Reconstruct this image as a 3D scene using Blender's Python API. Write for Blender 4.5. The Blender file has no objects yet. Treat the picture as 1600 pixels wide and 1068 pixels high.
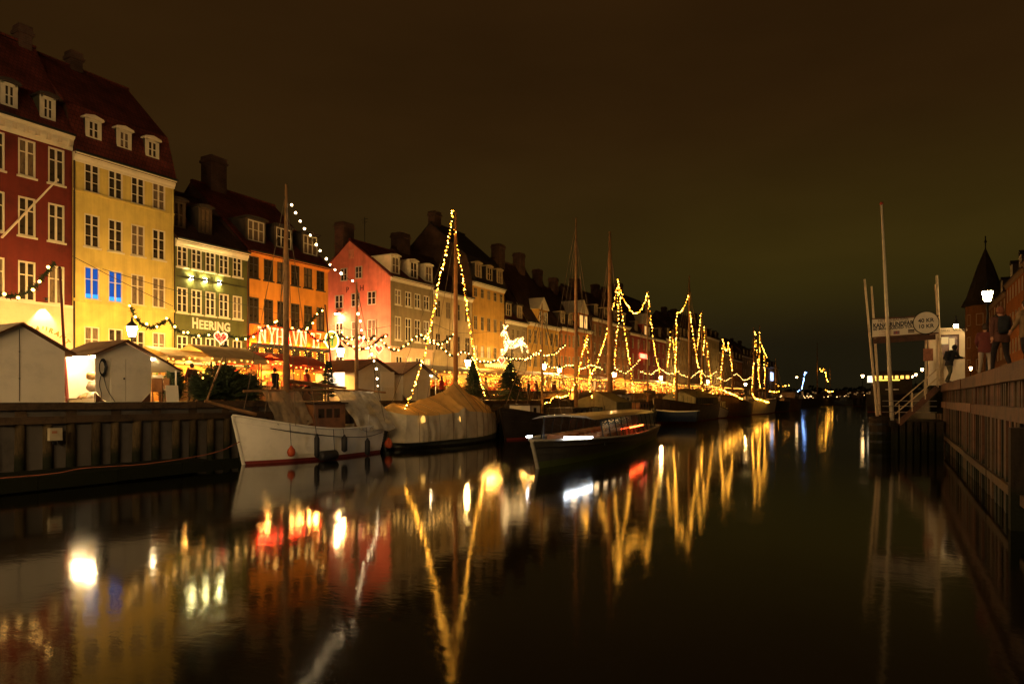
import bpy, math, random
from mathutils import Vector, Matrix, noise
random.seed(7)
R = math.radians
S = bpy.context.scene
COL = S.collection
# ------------------------------------------------------------------ camera, sky, exposure
EYE = 2.6                      # metres above the water
FPX = 1067.0                   # focal length in pixels of a 1600 px wide frame (24 mm lens)
TH = math.atan(600 / FPX)      # the canal runs to a point right of the picture's centre
SN, CS = math.sin(TH), math.cos(TH)
cd = bpy.data.cameras.new('camera'); cam = bpy.data.objects.new('camera', cd); COL.objects.link(cam)
cam.location = (0, 0, EYE); cam.rotation_euler = (R(90), 0, TH)
cd.sensor_width = 36; cd.lens = 24; cd.shift_y = 88 / 1600; cd.clip_start = .1; cd.clip_end = 4000
S.camera = cam
W = bpy.data.worlds.new('World'); S.world = W; W.use_nodes = True
nt = W.node_tree; nt.nodes.clear()
def N(nt, t, **k):
    n = nt.nodes.new(t)
    for a, b in k.items():
        if a.startswith('i_'): n.inputs[a[2:].replace('_', ' ')].default_value = b
        else: setattr(n, a, b)
    return n
def ramp(nt, stops):
    n = nt.nodes.new('ShaderNodeValToRGB'); e = n.color_ramp.elements
    while len(e) < len(stops): e.new(.5)
    for q, (p, c) in zip(e, stops): q.position = p; q.color = (*c, 1) if len(c) == 3 else c
    return n
tc = N(nt, 'ShaderNodeTexCoord'); sep = N(nt, 'ShaderNodeSeparateXYZ'); nt.links.new(tc.outputs['Generated'], sep.inputs[0])
# overcast night sky: cloud base lit brown by the town, greener towards the harbour, darker at the skyline
rp = ramp(nt, [(0, (.0105, .0080, .0032)), (.07, (.0128, .0092, .0034)), (.19, (.0255, .0136, .0031)), (.36, (.0265, .0117, .0026)), (.6, (.0215, .0088, .0021)), (1, (.018, .0076, .0018))])
nt.links.new(sep.outputs['Z'], rp.inputs[0])
dv = N(nt, 'ShaderNodeVectorMath', operation='DOT_PRODUCT'); dv.inputs[1].default_value = Vector((-.02, .97, .15)).normalized()
nt.links.new(tc.outputs['Generated'], dv.inputs[0])
gl = ramp(nt, [(0, (0, 0, 0)), (.72, (0, 0, 0)), (.92, (.45, .45, .45)), (1, (1, 1, 1))]); gl.color_ramp.interpolation = 'EASE'
nt.links.new(dv.outputs['Value'], gl.inputs[0])
el = ramp(nt, [(0, (0, 0, 0)), (.07, (.02, .02, .02)), (.16, (1, 1, 1)), (.4, (0, 0, 0))]); el.color_ramp.interpolation = 'EASE'
nt.links.new(sep.outputs['Z'], el.inputs[0])
mg = N(nt, 'ShaderNodeMath', operation='MULTIPLY'); nt.links.new(gl.outputs[0], mg.inputs[0]); nt.links.new(el.outputs[0], mg.inputs[1])
ad = N(nt, 'ShaderNodeMix', data_type='RGBA', blend_type='ADD'); ad.inputs[7].default_value = (.0085, .0080, .0002, 1)
nt.links.new(mg.outputs[0], ad.inputs[0]); nt.links.new(rp.outputs[0], ad.inputs[6])
nz = N(nt, 'ShaderNodeTexNoise', i_Scale=2.6, i_Detail=4.0, i_Roughness=.5)
mp = N(nt, 'ShaderNodeMapping'); mp.inputs['Scale'].default_value = (1, 1, 3.2)
nt.links.new(tc.outputs['Generated'], mp.inputs[0]); nt.links.new(mp.outputs[0], nz.inputs['Vector'])
nr = ramp(nt, [(.3, (.86, .86, .86)), (.7, (1.12, 1.12, 1.12))]); nt.links.new(nz.outputs['Fac'], nr.inputs[0])
mu = N(nt, 'ShaderNodeMix', data_type='RGBA', blend_type='MULTIPLY'); mu.inputs[0].default_value = 1
nt.links.new(ad.outputs[2], mu.inputs[6]); nt.links.new(nr.outputs[0], mu.inputs[7])
bg = N(nt, 'ShaderNodeBackground', i_Strength=1.05); wo = N(nt, 'ShaderNodeOutputWorld')
nt.links.new(mu.outputs[2], bg.inputs[0]); nt.links.new(bg.outputs[0], wo.inputs[0])
S.view_settings.view_transform = 'Standard'; S.view_settings.look = 'None'
S.view_settings.exposure = 0; S.view_settings.gamma = 1; S.view_settings.use_curve_mapping = False
cy = S.cycles
S.render.engine = 'CYCLES'
cy.use_denoising = True; cy.denoiser = 'OPENIMAGEDENOISE'; cy.denoising_input_passes = 'RGB_ALBEDO_NORMAL'
cy.max_bounces = 6; cy.diffuse_bounces = 2; cy.glossy_bounces = 3; cy.transmission_bounces = 4; cy.transparent_max_bounces = 8
cy.sample_clamp_indirect = 4; cy.sample_clamp_direct = 0; cy.use_light_tree = True
cy.caustics_reflective = False; cy.caustics_refractive = False; cy.use_adaptive_sampling = True; cy.adaptive_threshold = .012

# ------------------------------------------------------------------ measuring: where the lines of sight meet planes of the place
def ang(px): return math.atan((px - 800) / FPX) - TH
def Yat(px, X): return X / math.tan(ang(px))
def dep(X, Y): return -SN * X + CS * Y
def zat(py, X, Y): return EYE + (622 - py) / FPX * dep(X, Y)
def P(px, py, X):
    Y = Yat(px, X); return (X, Y, zat(py, X, Y))
def PY(px, py, Y):
    X = Y * math.tan(ang(px)); return (X, Y, zat(py, X, Y))

# ------------------------------------------------------------------ materials
MATS = {}
def mat(name, c, rough=.8, var=.18, sc=1.5, bump=0., bsc=30., spec=.3, metal=0., dirt=None, trans=0., rnd=0., streak=0., stretch=None, tide=0.):
    if name in MATS: return MATS[name]
    m = bpy.data.materials.new(name); m.use_nodes = True; t = m.node_tree; p = t.nodes['Principled BSDF']
    p.inputs['Roughness'].default_value = rough; p.inputs['Specular IOR Level'].default_value = spec; p.inputs['Metallic'].default_value = metal
    if trans: p.inputs['Alpha'].default_value = 1 - trans
    tcn = N(t, 'ShaderNodeTexCoord')
    n1 = N(t, 'ShaderNodeTexNoise', i_Scale=sc, i_Detail=6.0, i_Roughness=.65); t.links.new(tcn.outputs['Object'], n1.inputs['Vector'])
    d = dirt or tuple(x * (1 - 2 * var) for x in c); b = tuple(min(1, x * (1 + var * .7)) for x in c)
    r = ramp(t, [(.28, d), (.5, c), (.75, b)]); t.links.new(n1.outputs['Fac'], r.inputs[0])
    col = r.outputs[0]
    if stretch:
        ms = N(t, 'ShaderNodeMapping'); ms.inputs['Scale'].default_value = stretch; t.links.new(tcn.outputs['Object'], ms.inputs[0]); t.links.new(ms.outputs[0], n1.inputs['Vector'])
    def mul(col, src, lo, hi, a=0., b=1.):
        mr = N(t, 'ShaderNodeMapRange'); mr.inputs[1].default_value = a; mr.inputs[2].default_value = b; mr.inputs[3].default_value = lo; mr.inputs[4].default_value = hi; t.links.new(src, mr.inputs[0])
        vm = N(t, 'ShaderNodeVectorMath', operation='SCALE'); t.links.new(col, vm.inputs[0]); t.links.new(mr.outputs[0], vm.inputs['Scale']); return vm.outputs[0]
    if rnd: oi = N(t, 'ShaderNodeObjectInfo'); col = mul(col, oi.outputs['Random'], 1 - rnd, 1 + rnd)
    if streak:      # rain streaks and patched paint
        m2 = N(t, 'ShaderNodeMapping'); m2.inputs['Scale'].default_value = (2.6, 2.6, .16); t.links.new(tcn.outputs['Object'], m2.inputs[0])
        n3 = N(t, 'ShaderNodeTexNoise', i_Scale=1.0, i_Detail=5.0, i_Roughness=.7); t.links.new(m2.outputs[0], n3.inputs['Vector']); col = mul(col, n3.outputs['Fac'], 1 - streak, 1.06, .3, .6)
        n4 = N(t, 'ShaderNodeTexNoise', i_Scale=.33, i_Detail=3.0, i_Distortion=1.5); t.links.new(tcn.outputs['Object'], n4.inputs['Vector']); col = mul(col, n4.outputs['Fac'], 1 - streak * .7, 1.05, .38, .56)
    if tide:        # green-black weed below the tide line
        sz = N(t, 'ShaderNodeSeparateXYZ'); t.links.new(tcn.outputs['Object'], sz.inputs[0]); n5 = N(t, 'ShaderNodeTexNoise', i_Scale=3.0, i_Detail=4.0); t.links.new(tcn.outputs['Object'], n5.inputs['Vector'])
        am = N(t, 'ShaderNodeMath', operation='MULTIPLY_ADD'); t.links.new(n5.outputs['Fac'], am.inputs[0]); am.inputs[1].default_value = -.8; t.links.new(sz.outputs['Z'], am.inputs[2])
        mr2 = N(t, 'ShaderNodeMapRange'); mr2.inputs[1].default_value = tide - .55; mr2.inputs[2].default_value = tide - .25; t.links.new(am.outputs[0], mr2.inputs[0])
        wx = N(t, 'ShaderNodeMix', data_type='RGBA'); wx.inputs[6].default_value = (.010, .011, .004, 1); t.links.new(mr2.outputs[0], wx.inputs[0]); t.links.new(col, wx.inputs[7]); col = wx.outputs[2]
    t.links.new(col, p.inputs['Base Color'])
    if bump:
        n2 = N(t, 'ShaderNodeTexNoise', i_Scale=bsc, i_Detail=4.0); t.links.new(tcn.outputs['Object'], n2.inputs['Vector'])
        bn = N(t, 'ShaderNodeBump', i_Strength=bump, i_Distance=.02); t.links.new(n2.outputs['Fac'], bn.inputs['Height'])
        t.links.new(bn.outputs[0], p.inputs['Normal'])
    MATS[name] = m; return m
def emat(name, c, s):
    if name in MATS: return MATS[name]
    m = bpy.data.materials.new(name); m.use_nodes = True; t = m.node_tree; t.nodes.clear()
    e = N(t, 'ShaderNodeEmission', i_Strength=s); e.inputs[0].default_value = (*c, 1); o = N(t, 'ShaderNodeOutputMaterial')
    t.links.new(e.outputs[0], o.inputs[0]); MATS[name] = m; return m
def brick(name, c1, c2, mortar, sx=1., rowh=.12, bw=.28, axis='xz', bump=.6):
    if name in MATS: return MATS[name]
    m = bpy.data.materials.new(name); m.use_nodes = True; t = m.node_tree; p = t.nodes['Principled BSDF']; p.inputs['Roughness'].default_value = .85
    p.inputs['Specular IOR Level'].default_value = .2
    tcn = N(t, 'ShaderNodeTexCoord'); s = N(t, 'ShaderNodeSeparateXYZ'); t.links.new(tcn.outputs['Object'], s.inputs[0])
    a = N(t, 'ShaderNodeMath', operation='ADD'); t.links.new(s.outputs['X'], a.inputs[0]); t.links.new(s.outputs['Y'], a.inputs[1])
    cb = N(t, 'ShaderNodeCombineXYZ'); t.links.new((a.outputs[0] if axis == 'xz' else s.outputs['X']), cb.inputs[0]); t.links.new(s.outputs['Z'], cb.inputs[1])
    bt = N(t, 'ShaderNodeTexBrick', i_Scale=sx); bt.inputs['Color1'].default_value = (*c1, 1); bt.inputs['Color2'].default_value = (*c2, 1); bt.inputs['Mortar'].default_value = (*mortar, 1)
    bt.inputs['Brick Width'].default_value = bw; bt.inputs['Row Height'].default_value = rowh; bt.inputs['Mortar Size'].default_value = .012
    t.links.new(cb.outputs[0], bt.inputs['Vector'])
    n1 = N(t, 'ShaderNodeTexNoise', i_Scale=.9, i_Detail=5.0); t.links.new(tcn.outputs['Object'], n1.inputs['Vector'])
    r = ramp(t, [(.3, (.5, .5, .5)), (.7, (1.15, 1.15, 1.15))]); t.links.new(n1.outputs['Fac'], r.inputs[0])
    mx = N(t, 'ShaderNodeMix', data_type='RGBA', blend_type='MULTIPLY'); mx.inputs[0].default_value = 1
    t.links.new(bt.outputs['Color'], mx.inputs[6]); t.links.new(r.outputs[0], mx.inputs[7]); t.links.new(mx.outputs[2], p.inputs['Base Color'])
    bn = N(t, 'ShaderNodeBump', i_Strength=bump, i_Distance=.03, invert=True); t.links.new(bt.outputs['Fac'], bn.inputs['Height']); t.links.new(bn.outputs[0], p.inputs['Normal'])
    MATS[name] = m; return m
WHITE = mat('white paint', (.6, .52, .36), .6, .1)
CREAM = mat('cream stucco', (.6, .5, .33), .8, .12, bump=.15)
DARKW = mat('dark window paint', (.03, .022, .015), .5, .2)
GLASS = mat('dark window glass', (.040, .028, .015), .07, .5, sc=3, spec=.5)
CURT = mat('window with pale curtain', (.15, .10, .05), .3, .5, sc=4, spec=.4, stretch=(5, 5, .6))
LIT = emat('window lit warm', (1, .52, .14), 1.7)
LITDIM = emat('window dimly lit', (1, .5, .16), .16)
BRICKM = brick('chimney brick', (.13, .06, .035), (.09, .045, .03), (.12, .09, .06))
ROOFR = brick('red clay roof tiles', (.17, .035, .02), (.12, .026, .016), (.03, .01, .008), rowh=.26, bw=.22, axis='x', bump=1.)
ROOFB = brick('brown roof tiles', (.085, .035, .02), (.06, .028, .018), (.02, .01, .008), rowh=.26, bw=.22, axis='x', bump=1.)
ROOFD = mat('dark roofing', (.035, .025, .018), .8, .3, bump=.3)
WOODD = mat('dark tarred timber', (.026, .018, .010), .75, .35, sc=2.2, bump=.7, bsc=14, rnd=.5, stretch=(2.5, 2.5, .5), spec=.1, tide=.8)
PILEM = mat('lit pile timber', (.060, .041, .018), .8, .45, sc=2.2, bump=.8, bsc=11, rnd=.35, stretch=(3, 3, .6), spec=.1, tide=.8)  # lighter than the boards: lamplight on the piles put into the colour
WOODB = mat('weathered brown timber', (.062, .037, .017), .75, .35, sc=2.2, bump=.6, bsc=18, rnd=.4)
WOODR = mat('reddish quay timber', (.090, .036, .015), .7, .4, sc=2., bump=.7, bsc=14, rnd=.45, tide=.9)
VARN = mat('varnished wood', (.22, .09, .03), .4, .3, sc=3, bump=.15)
SPAR = mat('spar wood', (.33, .17, .06), .55, .25, sc=2.5)
IRON = mat('black iron', (.012, .012, .012), .5, .2, metal=.3)
ROPE = mat('rope', (.16, .11, .06), .9, .2)
BULB = emat('warm bulbs', (1, .42, .042), 58)
BULBM = [BULB, emat('warm bulbs, weaker', (1, .36, .02), 20), emat('warm bulbs, weakest', (1, .32, .015), 6)]
BULBS2 = emat('small warm bulbs', (1, .40, .05), 17)
BULBW = emat('white bulbs', (1, .50, .11), 20)

# ------------------------------------------------------------------ mesh building
T_ = (1 + 5 ** .5) / 2
ICV = [Vector(v).normalized() for v in [(-1, T_, 0), (1, T_, 0), (-1, -T_, 0), (1, -T_, 0), (0, -1, T_), (0, 1, T_), (0, -1, -T_), (0, 1, -T_), (T_, 0, -1), (T_, 0, 1), (-T_, 0, -1), (-T_, 0, 1)]]
ICF = [(0, 11, 5), (0, 5, 1), (0, 1, 7), (0, 7, 10), (0, 10, 11), (1, 5, 9), (5, 11, 4), (11, 10, 2), (10, 7, 6), (7, 1, 8), (3, 9, 4), (3, 4, 2), (3, 2, 6), (3, 6, 8), (3, 8, 9), (4, 9, 5), (2, 4, 11), (6, 2, 10), (8, 6, 7), (9, 8, 1)]
class MB:
    def __init__(s): s.v = []; s.f = []; s.m = []
    def add(s, vs, fs, mi=0):
        b = len(s.v); s.v += [tuple(v) for v in vs]; s.f += [tuple(i + b for i in f) for f in fs]; s.m += [mi] * len(fs); return s
    def box(s, x0, x1, y0, y1, z0, z1, mi=0):
        return s.add([(x0, y0, z0), (x1, y0, z0), (x1, y1, z0), (x0, y1, z0), (x0, y0, z1), (x1, y0, z1), (x1, y1, z1), (x0, y1, z1)],
                     [(0, 3, 2, 1), (4, 5, 6, 7), (0, 1, 5, 4), (1, 2, 6, 5), (2, 3, 7, 6), (3, 0, 4, 7)], mi)
    def quad(s, a, b, c, d, mi=0): return s.add([a, b, c, d], [(0, 1, 2, 3)], mi)
    def poly(s, pts, mi=0): return s.add(pts, [tuple(range(len(pts)))], mi)
    def bar(s, a, b, w, h=None, mi=0):          # a square bar from a to b
        a, b = Vector(a), Vector(b); h = h or w; d = (b - a).normalized()
        u = d.cross(Vector((0, 0, 1)));  u = Vector((1, 0, 0)) if u.length < 1e-4 else u.normalized()
        w2 = u * w / 2; h2 = u.cross(d) * h / 2
        return s.add([a - w2 - h2, a + w2 - h2, a + w2 + h2, a - w2 + h2, b - w2 - h2, b + w2 - h2, b + w2 + h2, b - w2 + h2],
                     [(0, 1, 2, 3), (7, 6, 5, 4), (0, 4, 5, 1), (1, 5, 6, 2), (2, 6, 7, 3), (3, 7, 4, 0)], mi)
    def tube(s, pts, r, seg=6, mi=0, cap=True):
        pts = [Vector(p) for p in pts]; n = len(pts); rs = r if isinstance(r, (list, tuple)) else [r] * n
        vs = []; up = None
        for i, p in enumerate(pts):
            d = (pts[min(i + 1, n - 1)] - pts[max(i - 1, 0)]); d = d.normalized() if d.length > 1e-9 else Vector((0, 0, 1))
            if up is None: up = d.orthogonal().normalized()
            up = (up - d * up.dot(d)); up = up.normalized() if up.length > 1e-6 else d.orthogonal().normalized()
            w = d.cross(up)
            for k in range(seg):
                a = 2 * math.pi * k / seg; vs.append(p + (up * math.cos(a) + w * math.sin(a)) * rs[i])
        fs = [(i * seg + k, i * seg + (k + 1) % seg, (i + 1) * seg + (k + 1) % seg, (i + 1) * seg + k) for i in range(n - 1) for k in range(seg)]
        if cap: fs += [tuple(range(seg))[::-1], tuple(range((n - 1) * seg, n * seg))]
        return s.add(vs, fs, mi)
    def lathe(s, prof, c=(0, 0, 0), seg=12, mi=0, sx=1, sy=1):
        vs = []
        for r, z in prof:
            for k in range(seg):
                a = 2 * math.pi * k / seg; vs.append((c[0] + r * math.cos(a) * sx, c[1] + r * math.sin(a) * sy, c[2] + z))
        n = len(prof)
        fs = [(i * seg + k, i * seg + (k + 1) % seg, (i + 1) * seg + (k + 1) % seg, (i + 1) * seg + k) for i in range(n - 1) for k in range(seg)]
        fs += [tuple(range(seg))[::-1], tuple(range((n - 1) * seg, n * seg))]
        return s.add(vs, fs, mi)
    def prism(s, poly, a, b, ax=0, mi=0):        # poly in the two other axes, extruded along ax from a to b
        def pt(t, u, v): return (t, u, v) if ax == 0 else (u, t, v) if ax == 1 else (u, v, t)
        n = len(poly); vs = [pt(a, *p) for p in poly] + [pt(b, *p) for p in poly]
        fs = [tuple(range(n)), tuple(range(2 * n - 1, n - 1, -1))] + [(i, i + n, (i + 1) % n + n, (i + 1) % n) for i in range(n)]
        return s.add(vs, fs, mi)
    def ico(s, c, r, mi=0):
        c = Vector(c); return s.add([c + v * r for v in ICV], ICF, mi)
    def ell(s, c, rx, ry, rz, seg=12, rings=8, mi=0):
        c = Vector(c); vs = []
        for i in range(rings + 1):
            a = math.pi * i / rings
            for k in range(seg):
                b = 2 * math.pi * k / seg; vs.append((c.x + rx * math.sin(a) * math.cos(b), c.y + ry * math.sin(a) * math.sin(b), c.z - rz * math.cos(a)))
        fs = [(i * seg + k, i * seg + (k + 1) % seg, (i + 1) * seg + (k + 1) % seg, (i + 1) * seg + k) for i in range(rings) for k in range(seg)]
        return s.add(vs, fs, mi)
    def data(s, mats, smooth=False, recalc=True):
        me = bpy.data.meshes.new('shape'); me.from_pydata(s.v, [], s.f)
        for m in (mats if isinstance(mats, (list, tuple)) else [mats]): me.materials.append(m)
        me.polygons.foreach_set('material_index', s.m)
        if recalc:
            import bmesh
            bm = bmesh.new(); bm.from_mesh(me); bmesh.ops.recalc_face_normals(bm, faces=bm.faces); bm.to_mesh(me); bm.free()
        if smooth: me.polygons.foreach_set('use_smooth', [True] * len(me.polygons))
        me.update(); return me
    def build(s, name, mats, parent=None, smooth=False, loc=None, rz=0, recalc=True, **k):
        return link(name, s.data(mats, smooth, recalc), parent, loc, rz, **k)
def link(name, me, parent=None, loc=None, rz=0, label=None, cat=None, group=None, kind=None, rot=None):
    o = bpy.data.objects.new(name, me); COL.objects.link(o)
    if parent: o.parent = parent
    if loc is not None: o.location = loc
    o.rotation_euler = rot if rot else (0, 0, rz)
    tag(o, label, cat, group, kind); return o
def tag(o, label=None, cat=None, group=None, kind=None):
    for k, v in (('label', label), ('category', cat), ('group', group), ('kind', kind)):
        if v: o[k] = v
    return o
def thing(name, label, cat, loc=(0, 0, 0), rz=0, group=None):
    return link(name, None, None, loc, rz, label, cat, group)
def copy_tree(o, parent=None):
    c = o.copy(); COL.objects.link(c); c.parent = parent
    for ch in list(o.children): copy_tree(ch, c)
    return c
def text(name, body, size, m, parent, loc, rot=(R(90), 0, 0), ext=.02, off=0., align='CENTER', sp=1., sx=1.):
    cu = bpy.data.curves.new(name, 'FONT'); cu.body = body; cu.size = size; cu.extrude = ext; cu.offset = off
    cu.align_x = align; cu.align_y = 'CENTER'; cu.space_character = sp; cu.materials.append(m)
    tmp = bpy.data.objects.new('tmp_text', cu); COL.objects.link(tmp)
    dg = bpy.context.evaluated_depsgraph_get(); dg.update(); me = bpy.data.meshes.new_from_object(tmp.evaluated_get(dg)); bpy.data.objects.remove(tmp)
    o = link(name, me, parent, loc, rot=rot); o.scale = (sx, 1, 1); return o
def spline(pts, n=8):                             # a smooth curve through the points
    pts = [Vector(p) for p in pts]; q = [pts[0] * 2 - pts[1]] + pts + [pts[-1] * 2 - pts[-2]]; out = []
    for i in range(1, len(q) - 2):
        for k in range(n):
            t = k / n; a, b, c, d = q[i - 1], q[i], q[i + 1], q[i + 2]
            out.append(.5 * ((2 * b) + (c - a) * t + (2 * a - 5 * b + 4 * c - d) * t * t + (3 * b - a - 3 * c + d) * t ** 3))
    return out + [pts[-1]]
def along(pts, step):
    out = [pts[0]]; acc = 0
    for a, b in zip(pts, pts[1:]):
        L = (b - a).length; t = step - acc
        while t < L: out.append(a + (b - a) * (t / L)); t += step
        acc = (acc + L) % step
    return out
# ------------------------------------------------------------------ the setting: water, quays, streets, far shore
ZS = 2.45        # left quay street
ZR = 3.30        # right quay street
XQ = -23.9       # face of the left quay
XW = 2.25        # face of the right quay
def water_mat():
    m = bpy.data.materials.new('canal water'); m.use_nodes = True; t = m.node_tree; p = t.nodes['Principled BSDF']
    p.inputs['Base Color'].default_value = (.0035, .0032, .002, 1); p.inputs['IOR'].default_value = 1.42
    tcn = N(t, 'ShaderNodeTexCoord')
    n0 = N(t, 'ShaderNodeTexNoise', i_Scale=.16, i_Detail=3.0); t.links.new(tcn.outputs['Object'], n0.inputs['Vector'])
    rr = N(t, 'ShaderNodeMapRange'); rr.inputs[1].default_value = .35; rr.inputs[2].default_value = .65; rr.inputs[3].default_value = .055; rr.inputs[4].default_value = .095
    t.links.new(n0.outputs['Fac'], rr.inputs[0]); t.links.new(rr.outputs[0], p.inputs['Roughness'])
    mpn = N(t, 'ShaderNodeMapping'); mpn.inputs['Rotation'].default_value = (0, 0, -TH); mpn.inputs['Scale'].default_value = (1, 1.6, 1)
    t.links.new(tcn.outputs['Object'], mpn.inputs[0])
    n1 = N(t, 'ShaderNodeTexNoise', i_Scale=3.2, i_Detail=3.0, i_Roughness=.55); t.links.new(mpn.outputs[0], n1.inputs['Vector'])
    n2 = N(t, 'ShaderNodeTexNoise', i_Scale=.7, i_Detail=2.0); t.links.new(mpn.outputs[0], n2.inputs['Vector'])
    a = N(t, 'ShaderNodeMath', operation='MULTIPLY_ADD'); t.links.new(n2.outputs['Fac'], a.inputs[0]); a.inputs[1].default_value = 1.6; t.links.new(n1.outputs['Fac'], a.inputs[2])
    bn = N(t, 'ShaderNodeBump', i_Strength=.12, i_Distance=.012); n3 = N(t, 'ShaderNodeTexNoise', i_Scale=13.0, i_Detail=2.0); t.links.new(mpn.outputs[0], n3.inputs['Vector']); a3 = N(t, 'ShaderNodeMath', operation='MULTIPLY_ADD'); t.links.new(n3.outputs['Fac'], a3.inputs[0]); a3.inputs[1].default_value = .22; t.links.new(a.outputs[0], a3.inputs[2]); t.links.new(a3.outputs[0], bn.inputs['Height']); t.links.new(bn.outputs[0], p.inputs['Normal'])
    return m
MB().quad((-900, -60, 0), (900, -60, 0), (900, 2500, 0), (-900, 2500, 0)).build('water', water_mat(), kind='structure')
COB = brick('cobbles', (.11, .09, .07), (.08, .065, .05), (.04, .03, .025), rowh=.14, bw=.16)
def ground_mat(name, c):
    return mat(name, c, .85, .25, sc=.8, bump=.4, bsc=9)
STREET = ground_mat('street setts', (.10, .085, .065))
MB().box(-260, XQ - .02, -60, 330, -2, ZS).build('quay_street', STREET, kind='structure')
MB().box(XW + .02, 240, -60, 250, -2, ZR).build('quay_pavement', STREET, kind='structure')
MB().box(XQ, XW, -60, -9, -2, 2.7).build('canal_head_pavement', STREET, kind='structure')
MB().box(-900, 900, 470, 2500, -2, .9).build('far_shore_ground', mat('far ground', (.03, .028, .02), .9), kind='structure')

# the left quay: capping, wale, piles and boards, one object each, under the quay wall
qw = MB().box(XQ - .5, XQ - .16, -9, 330, -2, ZS - .06).build('quay_wall', WOODD, kind='structure')
capd = {}
def beam(parent, name, m, x0, x1, z0, z1, ya, yb, step):
    y = ya
    while y < yb:
        L = min(step, yb - y) - .02; key = (name, round(L, 2), z0)
        if key not in capd: capd[key] = MB().box(x0, x1, 0, L, z0, z1).data(m)
        link(name, capd[key], parent, (random.uniform(-.012, .012), y, random.uniform(-.015, .015))); y += step
beam(qw, 'capping_beam', WOODB, XQ - .45, XQ + .12, ZS - .22, ZS + .02, -8, 110, 4.2)
beam(qw, 'wale_beam', WOODB, XQ - .1, XQ + .14, 1.78, 2.02, -8, 110, 5.1)
pd = [MB().lathe([(.17, -1.5), (.165, 0), (.155, 1.0), (.15, 1.78)], seg=9).data(PILEM, True) for _ in range(1)][0]
sd = MB().box(-.13, .13, -.16, .16, 2.02, ZS - .22).data(WOODB)
bd = [MB().box(-.04, .04, 0, .165 + .0 * k, -1.5, 2.2).data([WOODD, WOODB][k]) for k in range(2)]
y = 6.6; k = 0
while y < 64:
    link('pile', pd, qw, (XQ + random.uniform(-.02, .03), y + random.uniform(-.05, .05), 0), rot=(random.uniform(-.015, .015), random.uniform(-.01, .01), 0))
    if k % 2 == 0: link('cap_block', sd, qw, (XQ - .1, y, 0))
    y += .75; k += 1
y = 7.; k = 0
while y < 34:
    link('board', bd[0], qw, (XQ - .2 + random.uniform(-.03, .03), y, random.uniform(-.05, .05))); y += .19; k += 1  # dark timber here carries the shade of the gaps between the piles
MB().box(XQ - .14, XQ - .08, 34, 120, -1.5, 2.2).build('board_run', WOODD, qw)
# low landing ledge along the foot of the quay
lg = thing('quay_ledge', 'low dark timber ledge along the foot of the left quay', 'ledge', (XQ, 0, 0))
MB().box(.2, 2.95, -2, 16.6, .22, .34).build('deck', WOODD, lg)
fd = MB().box(2.95, 3.08, 0, 2.2, .05, .43).data(WOODD)
for k in range(8): link('fender_board', fd, lg, (random.uniform(-.02, .02), -1 + k * 2.22, random.uniform(-.02, .02)))
ld = MB().lathe([(.12, -1), (.12, .3)], seg=8).data(WOODD)
for k in range(8): link('support', ld, lg, (2.7, -.2 + 2.2 * k, 0))
rp_ = spline([(2.9, 8, .47), (2.9, 10.5, .45), (2.8, 11.5, .52), (2.9, 13.5, .5), (2.7, 16, .66), (2.2, 17.5, .95)], 6)
MB().tube(rp_, .018, 5).build('mooring_line', mat('red brown rope', (.3, .09, .04), .8), lg)
mb_ = thing('meter_box', 'small grey box with cable on the left quay piles', 'box', P(86, 678, XQ + .3))
MB().box(-.08, .06, -.19, .19, -.2, .2).build('housing', mat('grey enamel', (.4, .33, .2), .6), mb_)
MB().tube([(0, -.08, -.2), (.03, -.09, -.3), (0, 0, -.33)], .015).tube([(0, .08, -.2), (.03, .07, -.32)], .015).build('cable', IRON, mb_)
MB().box(.062, .068, -.13, .03, .03, .11).build('label_plate', mat('label plate', (.35, .14, .06), .6), mb_)

# the right quay: vertical planks between beams, coping on top
rw = MB().box(XW + .12, XW + .6, -9, 250, -2, ZR - .1).build('quay_wall', WOODD, kind='structure')
y = 8.
while y < 60:
    L = 5.6; key = ('cop', L)
    if key not in capd: capd[key] = MB().box(-.16, .5, 0, L - .025, ZR - .34, ZR + .03).data(WOODR)
    link('coping_beam', capd[key], rw, (XW + random.uniform(-.01, .01), y, random.uniform(-.02, .02)), rz=random.uniform(-.002, .002)); y += L
beam(rw, 'lower_wale', WOODR, XW - .12, XW + .12, 2.12, 2.42, 8, 60, 6.3)
beam(rw, 'foot_wale', WOODB, XW - .14, XW + .10, .52, .72, 8, 46, 7.1)
ud = [MB().box(-.05, .06, 0, .17, 2.42, ZR - .34).data(m) for m in (WOODR, WOODB)]
vd = [MB().box(-.05, .06, 0, .20, -1.2, 2.12).data(m) for m in (WOODR, WOODB, WOODD)]
y = 10.
while y < 52:
    st = .34 if y < 30 else .5
    link('upper_plank', random.choice(ud), rw, (XW + random.uniform(-.02, .03), y, 0))
    y += st
y = 10.
while y < 52:
    link('lower_plank', random.choice(vd), rw, (XW + random.uniform(-.03, .03), y + random.uniform(-.03, .03), 0), rot=(random.uniform(-.006, .006), 0, 0))
    y += .29 if y < 30 else .42
MB().box(XW + .06, XW + .1, 52, 250, -1.2, ZR - .3).build('board_run', WOODR, rw)
# fender pile in the near right corner
fp = thing('fender_pile', 'thick dark fender post against the right quay planks', 'post', (XW - .16, 16.7, 0))
MB().box(-.12, .12, -.16, .16, -1.5, 2.02).build('post', WOODD, fp)
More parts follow.
